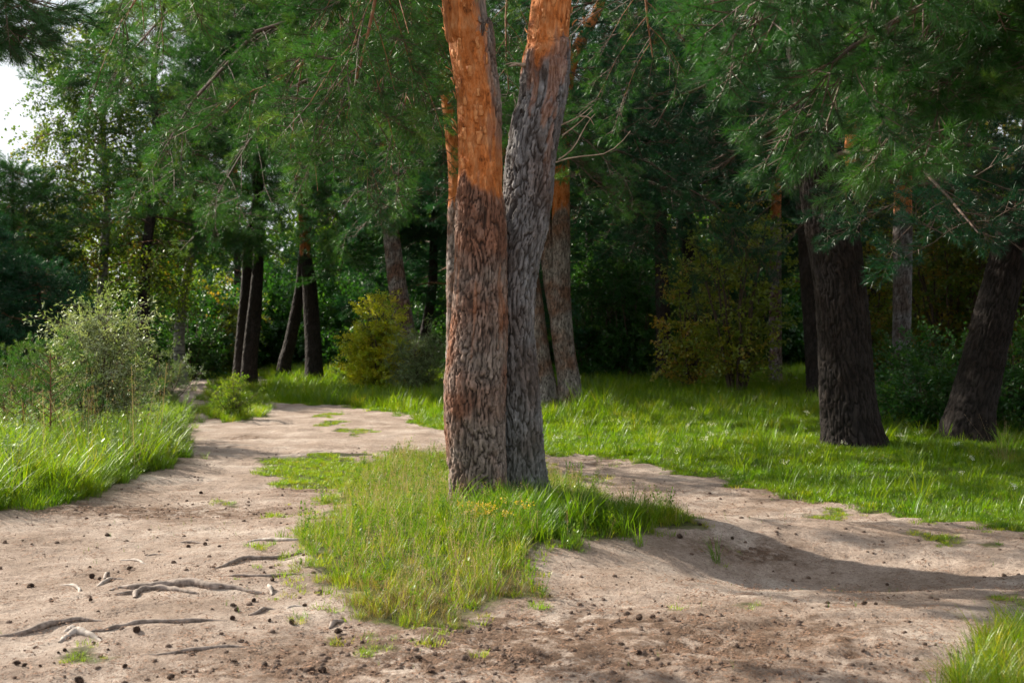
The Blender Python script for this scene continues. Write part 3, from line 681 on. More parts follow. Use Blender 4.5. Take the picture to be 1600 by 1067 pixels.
def oranR(TH, z):
    e = sstep(-.08, .08, z-zr+.34*fbm(TH*1.4, z*2.2, o=5, seed=13))
    a = np.cos(TH-5.3)
    low = .36*sstep(.14, .28, fbm(TH*2.6, z*2.4, o=4, seed=16)+.12*a)*sstep(1.5, .2, zr-z)*sstep(-.2, .5, a)
    return np.clip(np.maximum(e, low), 0, 1)
o = obj('trunk', trunk_mesh('trunk', LP[:19]-MB, LR[:19], .0085, 5, 'barkl', 1, .020, .18, .042, .025, oranL, moss=.1), main)
o['label'] = 'left trunk, brown and reddish plates below and orange peeling bark above'
o = obj('trunk', trunk_mesh('trunk', RP[:19]-MB, RRd[:19], .0085, 9, 'barkg', 1, .021, .30, .045, .03, oranR, moss=.9), main)
o['label'] = 'right trunk, grey furrowed bark almost to the top'
rg = np.random.default_rng(21)
limbs, sprays = [], []
def hero(pts, r0, **kw):
    tb, sp = grow(smooth_path(np.array(pts, float)-MB, 12), r0, rg, **kw); limbs.append(tb); sprays.extend(sp)
W = lambda px, py, d: [(px-CX)/F*d, d, CAMH-(py-CY)/F*d]
hk = dict(sub_len=.95, sub_step=.15, spray_step=.135, start=.3, droop=.45, rise=.1, tipup=.05)
hero([W(728,-330,9.4), W(620,-280,9.6), W(545,-80,9.8), W(525,10,9.8), W(490,80,9.9), W(440,125,9.9), W(370,150,10.0)], .045, **hk)
hero([W(728,-420,9.4), W(640,-300,9.0), W(600,-120,8.8), W(585,10,8.8), W(560,110,8.9), W(540,190,9.0)], .035, **hk)
hero([W(728,-300,9.4), W(660,-240,10.8), W(600,-60,11.8), W(560,60,12.2), W(520,160,12.4), W(480,240,12.5)], .045, **dict(hk, sub_len=1.2))
hero([W(726,-300,9.4), W(650,-260,10.5), W(640,-60,11.3), W(645,60,11.6), W(635,150,11.6), W(620,210,11.6)], .04, **dict(hk, sub_len=1.0))
hero([W(725,-500,9.4), W(500,-480,10), W(300,-250,10.4), W(260,-90,10.5), W(225,-20,10.5), W(200,20,10.5)], .045, **hk)
hero([W(870,-320,9.5), W(950,-260,11), W(1000,-80,12.2), W(1010,20,12.5), W(1020,90,12.6)], .045, **dict(hk, sub_len=1.2))
hero([W(868,-250,9.6), W(820,-200,11.5), W(795,-40,12.4), W(790,60,12.6), W(795,140,12.7)], .035, **dict(hk, sub_len=.8))
hero([W(870,-420,9.5), W(1050,-420,10.5), W(1150,-250,11.5), W(1190,-100,12), W(1180,-10,12)], .045, **dict(hk, sub_len=1.1))
for z, n in ((7.2, 5), (8.4, 7), (9.8, 8), (11.2, 8), (12.6, 7), (13.8, 5)):
    for i in range(n):
        P_ = LP if i % 2 else RP; a = np.array([np.interp(z, P_[:, 2], P_[:, 0]), np.interp(z, P_[:, 2], P_[:, 1]), z+rg.uniform(-.5, .5)])
        L = (3.0 if z < 12 else 1.9)*rg.uniform(.8, 1.1)
        tb, sp = grow(arc(a-MB, i*2*pi/n+z, L, .25, .3, rg), .035, rg, sub_len=1.0, sub_step=.3, spray_step=.3); limbs.append(tb); sprays += sp
build_limbs(main, limbs, sprays, 'mid', rg, 1.0, (.55, .22), True)
print('main sprays', len(sprays), time.time()-T0)
# snag, hole, dead twigs, peeling flakes on the two trunks
def on_trunk(P, R, z, th, off=0):
    c = np.array([np.interp(z, P[:, 2], P[:, k]) for k in (0, 1)]+[z]); r = np.interp(z, P[:, 2], R)
    n = np.array([cos(th), sin(th), 0]); return c+n*(r+off)-MB, n
zpx = lambda py, d=DM: CAMH-(py-CY)/F*d
def part_tube(name, pts, ra, rb, mat, n=8, sides=6, parent=main, lab=None):
    V, Fq = tubes([(smooth_path(np.array(pts), n), ra, rb)], sides); o = obj(name, mesh_np(name, V, Fq, M[mat]), parent)
    if lab: o['label'] = lab
    return o
c = np.array(W(822,103,DM+.2)); V, Fq = tubes([(smooth_path(np.array([c, W(808,101,DM+.1), W(795,104,DM)])-MB, 6), .022, .006), (smooth_path(np.array([W(812,101,DM+.1), W(800,99,DM+.05), W(790,101,DM+.05)])-MB, 4), .012, .004)], 6)
o = obj('broken_stub', mesh_np('broken_stub', V, Fq, M['deadwood']), main)
for k, pts in enumerate(([(876,196),(905,182),(925,166)],[(878,212),(900,196),(926,172)],[(872,250),(895,232),(918,192),(930,178)],[(868,254),(890,247),(915,244),(945,240),(968,225),(985,205)],[(905,182),(920,184),(928,196)])):
    part_tube('dead_twig', np.array([W(a, b, DM+.28+.03*i) for i, (a, b) in enumerate(pts)])-MB, .0075, .003, 'deadwood')
p, n_ = on_trunk(RP, RRd, zpx(181, DM+.28), -2.35, -.012)
u = np.linspace(0, 2*pi, 14, endpoint=False); t1 = np.array([-n_[1], n_[0], 0])
V = [p+n_*.014]+[p+n_*.030*1+t1*cos(a)*.020+np.array([0, 0, 1])*sin(a)*.030 for a in u]; T = [(0, i+1, (i+1) % 14+1) for i in range(14)]
obj('knot_hole', mesh_np('knot_hole', V, T, M['hole'], smooth=False), main)
def flake(p, n_, w_, h_, curl, seed, parent=main, mat='flake'):
    r = np.random.default_rng(seed); t1 = np.array([-n_[1], n_[0], 0.0]); V, T = [], []
    for i in range(4):
        for j in range(3):
            v = i/3; V.append(p+t1*(j/2-.5)*w_*r.uniform(.5, 1.2)+np.array([0, 0, 1])*(v-.5)*h_+n_*(curl*(v**2)+r.uniform(0, .004))+r.normal(0, .002, 3))
    for i in range(3):
        for j in range(2): a = i*3+j; T += [(a, a+1, a+4, a+3)]
    me = mesh_np('bark_flake', V, T, M[mat]); o = obj('bark_flake', me, parent); m = o.modifiers.new('t', 'SOLIDIFY'); m.thickness = .003
fr = np.random.default_rng(8)
for py, th, w_, h_, cu in [(15,pi,.04,.06,.035),(50,pi+.1,.03,.05,.03),(62,pi+.2,.03,.05,.02),(110,pi,.03,.05,.05),(128,pi+.1,.03,.06,.02),(150,pi+.15,.03,.06,.02),(193,pi+.05,.05,.07,.04),(205,pi+.1,.04,.05,.035),(90,pi+.7,.05,.07,.02),(75,pi+1.1,.04,.06,.02),(120,pi+1.4,.05,.08,.02),(165,pi+1.0,.04,.07,.02),(215,pi+.9,.05,.1,.015),(240,pi+1.2,.05,.12,.015),(260,pi+.8,.04,.08,.015),(35,pi+1.0,.05,.07,.015),(222,pi+1.6,.05,.1,.015),(180,pi+1.7,.04,.08,.015)]:
    p, n_ = on_trunk(LP, LR, zpx(py), th, .0); flake(p, n_, w_, h_, cu, py)
for py, th, w_, h_, cu in [(52,pi+.1,.04,.06,.03),(60,pi+.5,.03,.05,.02),(38,2*pi-.15,.03,.05,.04),(45,2*pi-.8,.04,.06,.02),(30,pi+1.2,.04,.07,.015),(14,pi+1.6,.04,.06,.015),(220,pi,.03,.05,.02),(60,2*pi-1.1,.04,.06,.015)]:
    p, n_ = on_trunk(RP, RRd, zpx(py, DM+.28), th, .0); flake(p, n_, w_, h_, cu, py+500)

fr = np.random.default_rng(18)
for k in range(22):
    py = fr.uniform(-20, 285); th = pi+fr.uniform(-.1, 2.6); p, n_ = on_trunk(LP, LR, zpx(py), th, .0); flake(p, n_, fr.uniform(.012, .035), fr.uniform(.03, .10), fr.uniform(.002, .010), 900+k)
for k in range(6):
    py = fr.uniform(-20, 75); th = pi+fr.uniform(-.1, 2.9); p, n_ = on_trunk(RP, RRd, zpx(py, DM+.28), th, .0); flake(p, n_, fr.uniform(.012, .035), fr.uniform(.03, .10), fr.uniform(.002, .010), 1900+k)

# ================================================================== pines overhanging from outside the frame
def up_stem(x, y, r0, top, lean=(0, 0), seed=0):
    r = np.random.default_rng(seed); z0 = gz(x, y)-.05; n = 6
    P = np.array([[x+lean[0]*k/n+r.normal(0, .05), y+lean[1]*k/n+r.normal(0, .05), z0+(top-z0)*k/n] for k in range(n+1)]); R = np.linspace(r0, .05, n+1); return P, R
P, R = up_stem(4.9, 5.9, .22, 12, seed=4)
nk = dict(sub_len=.60, sub_step=.075, spray_step=.10, start=.30, droop=.35, rise=.3, tipup=.1)
ex = [([W(2350,-60,5.9), W(1900,-130,5.8), W(1600,-70,5.6), W(1420,20,5.5), W(1330,75,5.45), W(1300,100,5.4)], .03, nk),
      ([W(2350,-260,5.9), W(1900,-260,5.6), W(1600,-180,5.3), W(1380,-110,5.2), W(1230,-50,5.2), W(1180,-10,5.2)], .03, nk),
      ([W(2350,-30,5.9), W(1950,-20,6.2), W(1700,10,6.2), W(1560,70,6.2), W(1450,130,6.1), W(1400,170,6.1)], .03, nk),
      ([W(2350,-200,5.9), W(1950,-200,6.3), W(1700,-90,6.5), W(1550,-30,6.6), W(1450,30,6.6), W(1380,60,6.6)], .03, nk)]
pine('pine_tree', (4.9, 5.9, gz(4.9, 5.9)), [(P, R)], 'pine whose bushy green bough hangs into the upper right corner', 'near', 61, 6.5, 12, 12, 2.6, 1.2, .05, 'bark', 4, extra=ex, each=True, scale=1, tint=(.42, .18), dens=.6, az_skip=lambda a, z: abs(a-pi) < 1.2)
P, R = up_stem(-6.2, 6.6, .18, 11, seed=5)
nk2 = dict(sub_len=.55, sub_step=.12, spray_step=.14, start=.45, droop=.2, rise=.2, tipup=.2)
ex = [([W(-870,-150,6.6), W(-500,-150,7.0), W(-200,-90,7.2), W(-40,-30,7.3), W(20,-5,7.4), W(60,5,7.4)], .028, nk2),
      ([W(-870,-60,6.6), W(-500,-40,7.2), W(-200,10,7.6), W(-80,20,7.7), W(0,35,7.8)], .022, nk2)]
pine('pine_tree', (-6.2, 6.6, gz(-6.2, 6.6)), [(P, R)], 'pine whose thin bough pokes into the upper left corner against the sky', 'near', 62, 5, 11, 12, 2.4, 1.2, .05, 'bark', 4, extra=ex, each=True, scale=1.1, tint=(.2, .12), dens=.5, az_skip=lambda a, z: a < 1.2 or a > 5.1)

# ================================================================== the other pines, from their places in the photograph
bk = dict(sub_len=1.35, sub_step=.2, spray_step=.17, start=.35, droop=.4, rise=.15, tipup=.1)
def px_pine(pts_list, d, label, top=14, **kw):
    stems = []
    for pts in pts_list:
        P, R = px_path(pts, d); P, R = extend_up(P, R, top if pts[0][0] > 1200 else max(min(top, 1.5+.3*d+2.4), P[-1][2]+1.5), seed=int(pts[0][0])); stems.append((P, R))
    if pts_list[0][0][0] < 1200: kw['ztop'] = min(kw.get('ztop', 14), 1.5+.3*d+1.8)
    b = stems[0][0][0].copy(); g = gz(b[0], b[1])
    for P, R in stems:
        if P[0][2] < g+.6: P[0][:2] = P[1][:2]+.35*(P[0][:2]-P[1][:2]); P[0][2] = min(g, P[1][2]-.15)-.08
    return pine('pine_tree', (float(b[0]), float(b[1]), g), stems, label, **kw)
tot = 0
r_ = px_pine([[(860,648,46),(852,600,31),(845,560,28),(836,480,24),(830,430,22),(826,370,22),(815,300,20)],
         [(893,640,46),(889,600,35),(883,560,33),(876,500,33),(876,430,28),(876,350,28),(877,260,26),(878,180,24)],
         [(872,500,24),(862,450,22),(856,400,21),(851,350,20),(845,280,18)]], 24.5, 'three stemmed grey brown pine forking low behind the middle pine', 15,
         key='midblue', seed=71, z0=5.0, ztop=14, nlimb=48, L0=4.2, L1=1.8, orange=4.3, tint=(.45, .2), scale=1.35, step=.022, amp=.014, sag=.45); tot += r_[1]
r_ = px_pine([[(710,660,27),(710,600,26),(711,500,25),(711,430,25),(712,340,24),(712,270,23)]], 21.5, 'slim pine mostly hidden behind the left trunk, an orange strip of its bark showing', 14,
         key='mid', seed=72, z0=5.8, ztop=13.5, nlimb=40, L0=4.0, L1=1.6, orange=3.9, tint=(.5, .2), scale=1.15, step=.025, sag=.5, mat='bark',
         extra=[([W(706,60,21.5), W(560,0,19.6), W(400,50,17.6), W(300,160,16.6), W(235,270,16.2)], .05, bk), ([W(706,120,21.5), W(600,80,20), W(470,130,18.5), W(390,220,17.8), W(330,320,17.4)], .05, bk), ([W(706,0,21.5), W(540,-80,19.6), W(380,-60,17.9), W(260,20,17), W(180,110,16.6)], .05, bk)]); tot += r_[1]
r_ = px_pine([[(640,604,36),(636,560,34),(629,500,31),(620,440,28),(612,375,25),(604,300,23)]], 34, 'brown leaning pine trunk rising behind the yellow bush', 15,
         key='far', seed=73, z0=5.6, ztop=14, nlimb=36, L0=4.2, L1=2, orange=6, tint=(.42, .2), scale=1.0, step=.03, sag=.5); tot += r_[1]
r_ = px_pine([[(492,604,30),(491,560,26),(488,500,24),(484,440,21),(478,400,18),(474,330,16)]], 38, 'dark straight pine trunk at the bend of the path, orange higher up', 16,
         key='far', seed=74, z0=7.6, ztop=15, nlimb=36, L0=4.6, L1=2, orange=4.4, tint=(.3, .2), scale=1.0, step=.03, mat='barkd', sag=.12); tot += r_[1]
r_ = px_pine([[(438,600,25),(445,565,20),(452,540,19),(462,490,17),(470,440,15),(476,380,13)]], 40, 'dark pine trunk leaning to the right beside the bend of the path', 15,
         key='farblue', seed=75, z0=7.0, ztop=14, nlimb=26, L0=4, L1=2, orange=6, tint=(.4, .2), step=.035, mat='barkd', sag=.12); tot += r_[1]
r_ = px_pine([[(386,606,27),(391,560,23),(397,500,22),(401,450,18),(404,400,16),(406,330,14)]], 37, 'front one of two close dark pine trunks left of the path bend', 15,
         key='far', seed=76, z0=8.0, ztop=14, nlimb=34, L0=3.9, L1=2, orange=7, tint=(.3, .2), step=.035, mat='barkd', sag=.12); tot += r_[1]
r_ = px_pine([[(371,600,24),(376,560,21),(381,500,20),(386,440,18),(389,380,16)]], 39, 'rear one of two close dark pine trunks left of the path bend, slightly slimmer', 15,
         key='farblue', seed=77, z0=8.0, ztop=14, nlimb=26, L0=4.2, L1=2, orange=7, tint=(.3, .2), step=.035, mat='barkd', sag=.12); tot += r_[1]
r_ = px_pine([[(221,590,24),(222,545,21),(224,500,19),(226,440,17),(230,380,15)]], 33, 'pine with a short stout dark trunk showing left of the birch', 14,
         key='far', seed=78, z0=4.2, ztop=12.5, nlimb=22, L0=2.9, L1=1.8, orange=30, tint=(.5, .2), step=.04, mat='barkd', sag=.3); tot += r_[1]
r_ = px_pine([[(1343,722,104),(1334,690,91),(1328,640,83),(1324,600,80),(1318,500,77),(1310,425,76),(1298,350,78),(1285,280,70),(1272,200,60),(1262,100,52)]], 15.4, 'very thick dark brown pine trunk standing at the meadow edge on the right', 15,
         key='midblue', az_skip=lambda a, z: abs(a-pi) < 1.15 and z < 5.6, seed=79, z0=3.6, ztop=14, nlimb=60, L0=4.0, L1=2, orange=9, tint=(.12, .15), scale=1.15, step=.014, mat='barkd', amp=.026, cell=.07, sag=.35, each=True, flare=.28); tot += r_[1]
r_ = px_pine([[(1276,628,30),(1273,600,26),(1268,500,26),(1262,425,25),(1258,350,24),(1252,260,22)]], 26, 'slimmer dark pine trunk close behind the left edge of the very thick trunk', 15,
         key='midblue', seed=80, z0=5.4, ztop=14, nlimb=34, L0=4.2, L1=2, orange=7, tint=(.12, .15), scale=1.4, step=.03, mat='barkd', sag=.5); tot += r_[1]
r_ = px_pine([[(1308,640,32),(1310,560,30),(1313,460,28),(1322,330,25),(1330,260,25),(1336,150,22),(1338,60,20)]], 23, 'slender orange pine trunk rising behind the very thick dark trunk', 15,
         key='midblue', seed=81, z0=6.0, ztop=14, nlimb=22, L0=3.2, L1=2, orange=2.7, tint=(.3, .2), scale=1.3, step=.03, mat='bark'); tot += r_[1]
r_ = px_pine([[(1408,640,32),(1408,560,27),(1410,420,28),(1411,300,27),(1413,220,26),(1415,120,24)]], 25.5, 'straight pine, grey below and pale orange above, right of the very thick one', 15,
         key='midblue', seed=82, z0=6.4, ztop=14, nlimb=24, L0=3.4, L1=2, orange=4.5, tint=(.3, .2), scale=1.3, step=.025, mat='barkg'); tot += r_[1]
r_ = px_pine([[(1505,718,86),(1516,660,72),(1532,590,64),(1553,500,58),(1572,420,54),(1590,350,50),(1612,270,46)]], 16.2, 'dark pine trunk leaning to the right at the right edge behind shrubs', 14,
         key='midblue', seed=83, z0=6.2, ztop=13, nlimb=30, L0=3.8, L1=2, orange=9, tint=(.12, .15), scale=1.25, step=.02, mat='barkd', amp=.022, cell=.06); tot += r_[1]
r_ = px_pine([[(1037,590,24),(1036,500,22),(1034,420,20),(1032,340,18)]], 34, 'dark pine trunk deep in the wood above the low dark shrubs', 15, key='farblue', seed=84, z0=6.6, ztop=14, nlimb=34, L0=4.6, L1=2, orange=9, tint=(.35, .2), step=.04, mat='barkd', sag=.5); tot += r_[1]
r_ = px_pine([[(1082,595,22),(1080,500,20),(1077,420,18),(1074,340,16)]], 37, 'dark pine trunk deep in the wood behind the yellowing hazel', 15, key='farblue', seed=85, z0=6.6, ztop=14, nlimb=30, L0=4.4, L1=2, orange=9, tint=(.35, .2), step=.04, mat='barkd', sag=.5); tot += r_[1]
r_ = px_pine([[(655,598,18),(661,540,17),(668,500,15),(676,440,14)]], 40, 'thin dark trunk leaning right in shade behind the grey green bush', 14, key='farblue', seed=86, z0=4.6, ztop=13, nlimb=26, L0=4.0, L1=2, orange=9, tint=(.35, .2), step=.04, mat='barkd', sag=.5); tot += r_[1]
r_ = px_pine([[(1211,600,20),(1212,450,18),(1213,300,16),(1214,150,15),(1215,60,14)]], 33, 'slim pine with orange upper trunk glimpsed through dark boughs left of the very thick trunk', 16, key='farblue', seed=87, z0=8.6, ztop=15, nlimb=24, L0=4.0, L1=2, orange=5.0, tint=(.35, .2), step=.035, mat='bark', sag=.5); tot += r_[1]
print('pine sprays', tot, time.time()-T0)

# ================================================================== broadleaved trees and shrubs
def shrub(name, x, y, h, wd, label, key, seed, nst=9, cat='shrub', spread=.5, scale=1.0, tint=(.5, .22), step=.16, first=.15, subs=5, sublen=.3, group=None, stem_r=.012, up=.5, mat='twig', rnd_top=True):
    rg = np.random.default_rng(seed); z = gz(x, y); root = empty(name, (x, y, z), label, cat, group); sp = []
    for i in range(nst):
        a = i*2.4+rg.uniform(-.3, .3); k = math.sqrt((i+.5)/nst); H = h*(1-.35*k*k if rnd_top else 1)*rg.uniform(.8, 1.05); o_ = np.array([cos(a), sin(a), 0])*wd/2*k
        u = np.linspace(0, 1, 7)[:, None]; P = o_*(.12+.88*u**1.1)+np.array([0, 0, H])*u+rg.normal(0, .02*h, (7, 3))*u; P[0][2] = -.03
        tb = [(P, stem_r*h/2*1.6, .003)]
        L = H; q = first*L
        while q < L:
            f = q/L; j = min(int(f*6), 5); c = P[j]+(P[j+1]-P[j])*(f*6-j)
            for _ in range(2):
                b = rg.uniform(0, 2*pi); dr = nrm(np.array([cos(b), sin(b), up*rg.uniform(.2, 1.5)])+o_/wd*.8)
                ln = sublen*h*(1.1-.7*f)*rg.uniform(.5, 1.2); e = c+dr*ln; tb.append((np.array([c, (c+e)/2+[0, 0, .02*ln], e]), .005, .002))
                s = .25
                while s <= 1.0: sp.append((c+dr*ln*s, nrm(dr+rg.normal(0, .5, 3)))); s += max(.12, step/ln)
            sp.append((c, nrm(np.array([cos(b), sin(b), up])+rg.normal(0, .4, 3)))); q += step*rg.uniform(.8, 1.4)
        sp.append((P[-1], nrm(P[-1]-P[-2])))
        V, Fq = tubes(tb, 4); obj('stem', mesh_np('stem', V, Fq, M[mat]), root)
    build_limbs(root, [], sp, key, rg, scale, tint, crown='foliage', clump=.35)
    return root, len(sp)
def at_px(px, d): return (px-CX)/F*d, d
S = []
def sh(px, d, topy, wpx, *a, **k):
    x, y = at_px(px, d); h = CAMH-(topy-CY)/F*d-gz(x, y); r = shrub('shrub', x, y, h, wpx/F*d, *a, **k); S.append(r[1]); return r
sh(588, 32, 448, 74, 'bright yellow green bush with autumn leaves glowing beside the path bend', 'yellow', 201, nst=18, scale=.85, step=.17, tint=(.55, .25))
sh(655, 31, 508, 90, 'low grey green bush on the right side of the yellow bush', 'willow', 202, nst=10, scale=.95, step=.17, tint=(.35, .2))
sh(140, 16.5, 450, 112, 'silvery willow bush sparkling above the tall grass on the left', 'willow', 203, nst=12, scale=1.15, step=.20, tint=(.85, .2), sublen=.26, first=.3)
sh(255, 24, 545, 110, 'low greyish shrub between the silvery willow and the path', 'willow', 204, nst=9, scale=.7, step=.17, tint=(.15, .15))
sh(362, 22, 588, 78, 'small leafy bush growing alone between two branches of the path', 'fresh', 205, nst=10, scale=.5, step=.13, tint=(.7, .2))
sh(1150, 28, 335, 180, 'tall yellowing hazel thicket with many thin stems behind the meadow', 'hazel', 206, nst=16, scale=1.0, step=.46, tint=(.38, .22), sublen=.20, rnd_top=False)
sh(1078, 30, 385, 90, 'smaller yellow brown hazel on the left flank of the thicket', 'hazel', 207, nst=10, scale=1.0, step=.36, tint=(.6, .22), sublen=.2)
for i, (px, d, ty, w_) in enumerate([(925,38,430,110),(985,37,400,130),(1030,39,430,110),(960,42,350,150)]):
    sh(px, d, ty, w_, ['dark green shrub right of the three stemmed pine', 'broad dark green shrub in deep shade under the pine boughs', 'dark shrub touching the hazel thicket', 'tall dark leafy tree behind the shaded shrubs'][i], 'dark', 210+i, nst=14, scale=1.25, step=.33, tint=(.4, .25), sublen=.24)
for i, (px, d, ty, w_) in enumerate([(1400,19,600,110),(1452,18,560,120),(1545,17.5,580,120),(1600,18,520,140),(1480,21,520,150),(1420,21.5,540,110)]):
    sh(px, d, ty, w_, ['low dark shrub hugging the very thick trunk', 'dark leafy shrub between the very thick trunk and the leaning one', 'dark shrub in front of the leaning trunk at the right edge', 'big dark shrub cut by the right edge of the picture', 'airy dark shrub just behind the leaning trunk', 'dark shrub at the foot of the grey and orange pine'][i], 'dark', 220+i, nst=10, scale=.85, step=.26, tint=(.42, .25), sublen=.26)
for i, (px, d, ty, w_) in enumerate([(1370,31,330,170),(1480,29,240,230),(1590,28,150,220),(1440,35,120,260),(1560,36,60,260)]):
    sh(px, d, ty, w_, ['yellow green young tree seen just right of the very thick trunk', 'yellow green broadleaf tree between the two right-hand trunks', 'yellow green tree at the right edge, sun on its upper leaves', 'tall broadleaf tree high behind the grey and orange pine', 'tallest broadleaf tree in the upper right distance'][i], 'hazel' if i in (0, 3) else 'birch', 230+i, cat='tree', nst=16, scale=1.4, step=.55, tint=(.62, .25), sublen=.17)
sh(335, 46, 440, 130, 'sunlit bush filling the gap between the birch and the paired trunks', 'birch', 241, nst=14, scale=1.4, step=.4, tint=(.6, .2), sublen=.22)
sh(300, 42, 480, 90, 'darker bush at the foot of the birch', 'dark', 242, nst=10, scale=1.2, step=.36, tint=(.6, .2), sublen=.25)
sh(445, 58, 455, 150, 'pale green bush far off beyond the path bend', 'freshbig', 243, nst=14, scale=1.0, step=.6, tint=(.75, .2), sublen=.22)
sh(530, 50, 440, 120, 'green bush behind the yellow one, in half shade', 'darkbig', 244, nst=12, scale=.9, step=.6, tint=(.7, .2), sublen=.22)
sh(730, 44, 430, 160, 'dark bushy tree hidden behind the middle pine', 'darkbig', 245, nst=14, scale=1, step=.6, tint=(.5, .2), sublen=.2)
sh(800, 46, 420, 120, 'dark tree seen between middle pine and three stemmed pine', 'darkbig', 246, nst=12, scale=1, step=.6, tint=(.5, .2), sublen=.2)
print('shrub sprays', sum(S), time.time()-T0)
# birch with hanging yellow green crown on the left, and the dark birch trunk by the path
def birch(px, d, topy, label, seed, L, key='birch', trunk_w=20, tint=(.6, .22), z0=2.5, scale=1.2, nl=40, lean=0, mat='birchbark', cat='birch tree'):
    x, y = at_px(px, d); z = gz(x, y); top = CAMH-(topy-CY)/F*d; rg = np.random.default_rng(seed); root = empty('birch_tree', (x, y, z), label, cat)
    H = top-z; P = np.array([[rg.normal(0, .05)*k+lean*k/6, rg.normal(0, .05)*k, H*k/6] for k in range(7)]); P[0] = [0, 0, -.05]; R = np.linspace(trunk_w/F*d/2, .03, 7)
    me = trunk_mesh('trunk', P, R, .05, seed, 'barkd', None, .006, .2); me.materials.clear(); me.materials.append(M[mat]); obj('trunk', me, root)
    limbs, sp = [], []
    for i in range(nl):
        f = (i+rg.random())/nl; zz = z0+(H-z0-.3)*f; a = np.array([np.interp(zz, P[:, 2], P[:, 0]), np.interp(zz, P[:, 2], P[:, 1]), zz]); LL = L*(1-.6*f)*rg.uniform(.7, 1.15)
        tb, s_ = grow(arc(a, i*2.4, LL, .55, .45, rg), .03, rg, sub_len=LL*.4, sub_step=.38, spray_step=.33, droop=.6, tipup=-.5); limbs.append(tb); sp += s_
    build_limbs(root, limbs, sp, key, rg, scale, tint, False); return len(sp)
print(birch(165, 34, 20, 'tall birch with hanging yellow green leaves against the white sky', 301, 2.7, tint=(.50, .18), z0=3.0, nl=48, scale=1.5),
      birch(286, 36, 200, 'dark birch trunk with pale bark patches left of the paired pine trunks', 302, 2.6, key='dark', tint=(.8, .2), z0=4.5, nl=14),
      birch(62, 38, 300, 'smaller yellow green birch beside the dark spruce at the left edge', 303, 2.6, tint=(.42, .22), z0=3.0, nl=30, scale=1.4))
# dark spruce at the left edge and pine tips against the sky
def spruce(px, d, topy, L0, label, seed, key='farblue', tint=(.3, .2), nl=70, z0=.4, scale=.9, cat='spruce tree', name='spruce_tree'):
    x, y = at_px(px, d); z = gz(x, y); H = CAMH-(topy-CY)/F*d-z; rg = np.random.default_rng(seed); root = empty(name, (x, y, z), label, cat)
    P = np.array([[0, 0, H*k/5-.05] for k in range(6)]); me = trunk_mesh('trunk', P, np.linspace(.16, .02, 6), .05, seed, 'barkd', None, .006, .2); obj('trunk', me, root); limbs, sp = [], []
    for i in range(nl):
        f = (i+rg.random())/nl; LL = L0*(1-f)**.8*rg.uniform(.75, 1.15)+.25; tb, s_ = grow(arc([0, 0, z0+(H-z0)*f], i*2.4, LL, .1, .25, rg), .02, rg, sub_len=LL*.35, sub_step=.4, spray_step=.38, start=.1, droop=.3); limbs.append(tb); sp += s_
    build_limbs(root, limbs, sp, key, rg, scale, tint, False); return len(sp)
print(spruce(20, 31, 262, 2.3, 'dark conifer filling the left edge below the white sky', 311, key='far', tint=(.25, .2)),
      spruce(60, 27, 420, 1.6, 'smaller dark conifer between the left edge and the silvery willow', 312, nl=50),
      spruce(-75, 26, 330, 2.2, 'dark conifer standing just past the left edge', 313, nl=50))
for i, (px, d, ty, lab) in enumerate([(35, 14.6, 575, 'young pine with soft green needles left of the silvery willow'), (78, 14.0, 552, 'young pine with upright green shoots, taller one below the silvery willow'), (5, 15.4, 600, 'tiny young pine at the left edge of the picture'), (192, 17.5, 560, 'young pine growing right beside the silvery willow')]):
    x, y = at_px(px, d); z = gz(x, y); H = CAMH-(ty-CY)/F*d-z; rg = np.random.default_rng(320+i); root = empty('young_pine', (x, y, z), lab, 'pine sapling'); limbs, sp = [], []
    V, Fq = tubes([(np.array([[0, 0, -.02], [.01, 0, H*.5], [0, .01, H]]), .014, .005)], 5); obj('trunk', mesh_np('trunk', V, Fq, M['limb']), root)
    for k in range(26):
        f = (k+.5)/26; L = .45*(1-f)+.12; pth = arc([0, 0, H*(.12+.86*f)], k*2.4, L, .6, 0, rg, 5, .01); tb = [(pth, .006, .003)]; limbs.append(tb)
        sp += [(pth[2], nrm(pth[-1]-pth[0])), (pth[-1], nrm(pth[-1]-pth[0]+[0, 0, .2]))]
    build_limbs(root, limbs, sp, 'mid', rg, .62, (.75, .15), False)
# more pines of the wood, and unseen ones added to block skylight, copies of three model trees
def model_pine(seed, key, H=15, z0=4, L=3.6, nl=34, tint=(.4, .2)):
    P, R = up_stem(0, 0, .22, H, (np.random.default_rng(seed).normal(0, .5), 0), seed); P[:, 2] -= P[0][2]+.05
    rg = np.random.default_rng(seed); root = empty('pine_tree', (0, 0, 0), '', 'pine tree'); obj('trunk', trunk_mesh('trunk', P, R, .05, seed, 'barkd', 8.0, .012, .2), root); limbs, sp = [], []
    for i in range(nl):
        f = (i+rg.random())/nl; z = z0+(H-z0-.4)*f; a = np.array([np.interp(z, P[:, 2], P[:, 0]), np.interp(z, P[:, 2], P[:, 1]), z]); LL = (L*(1-.55*f))*rg.uniform(.75, 1.2)
        tb, s_ = grow(arc(a, i*2.4, LL, .15, .35, rg), .035, rg, sub_len=LL*.38, sub_step=.42, spray_step=.36); limbs.append(tb); sp += s_
    build_limbs(root, limbs, sp, key, rg, 1.15, tint, False); return root
models = [model_pine(401, 'farblue', 16, 4.2), model_pine(402, 'far', 15, 3.4, tint=(.3, .2)), model_pine(403, 'farblue', 17, 3.0, 4.2, 40)]
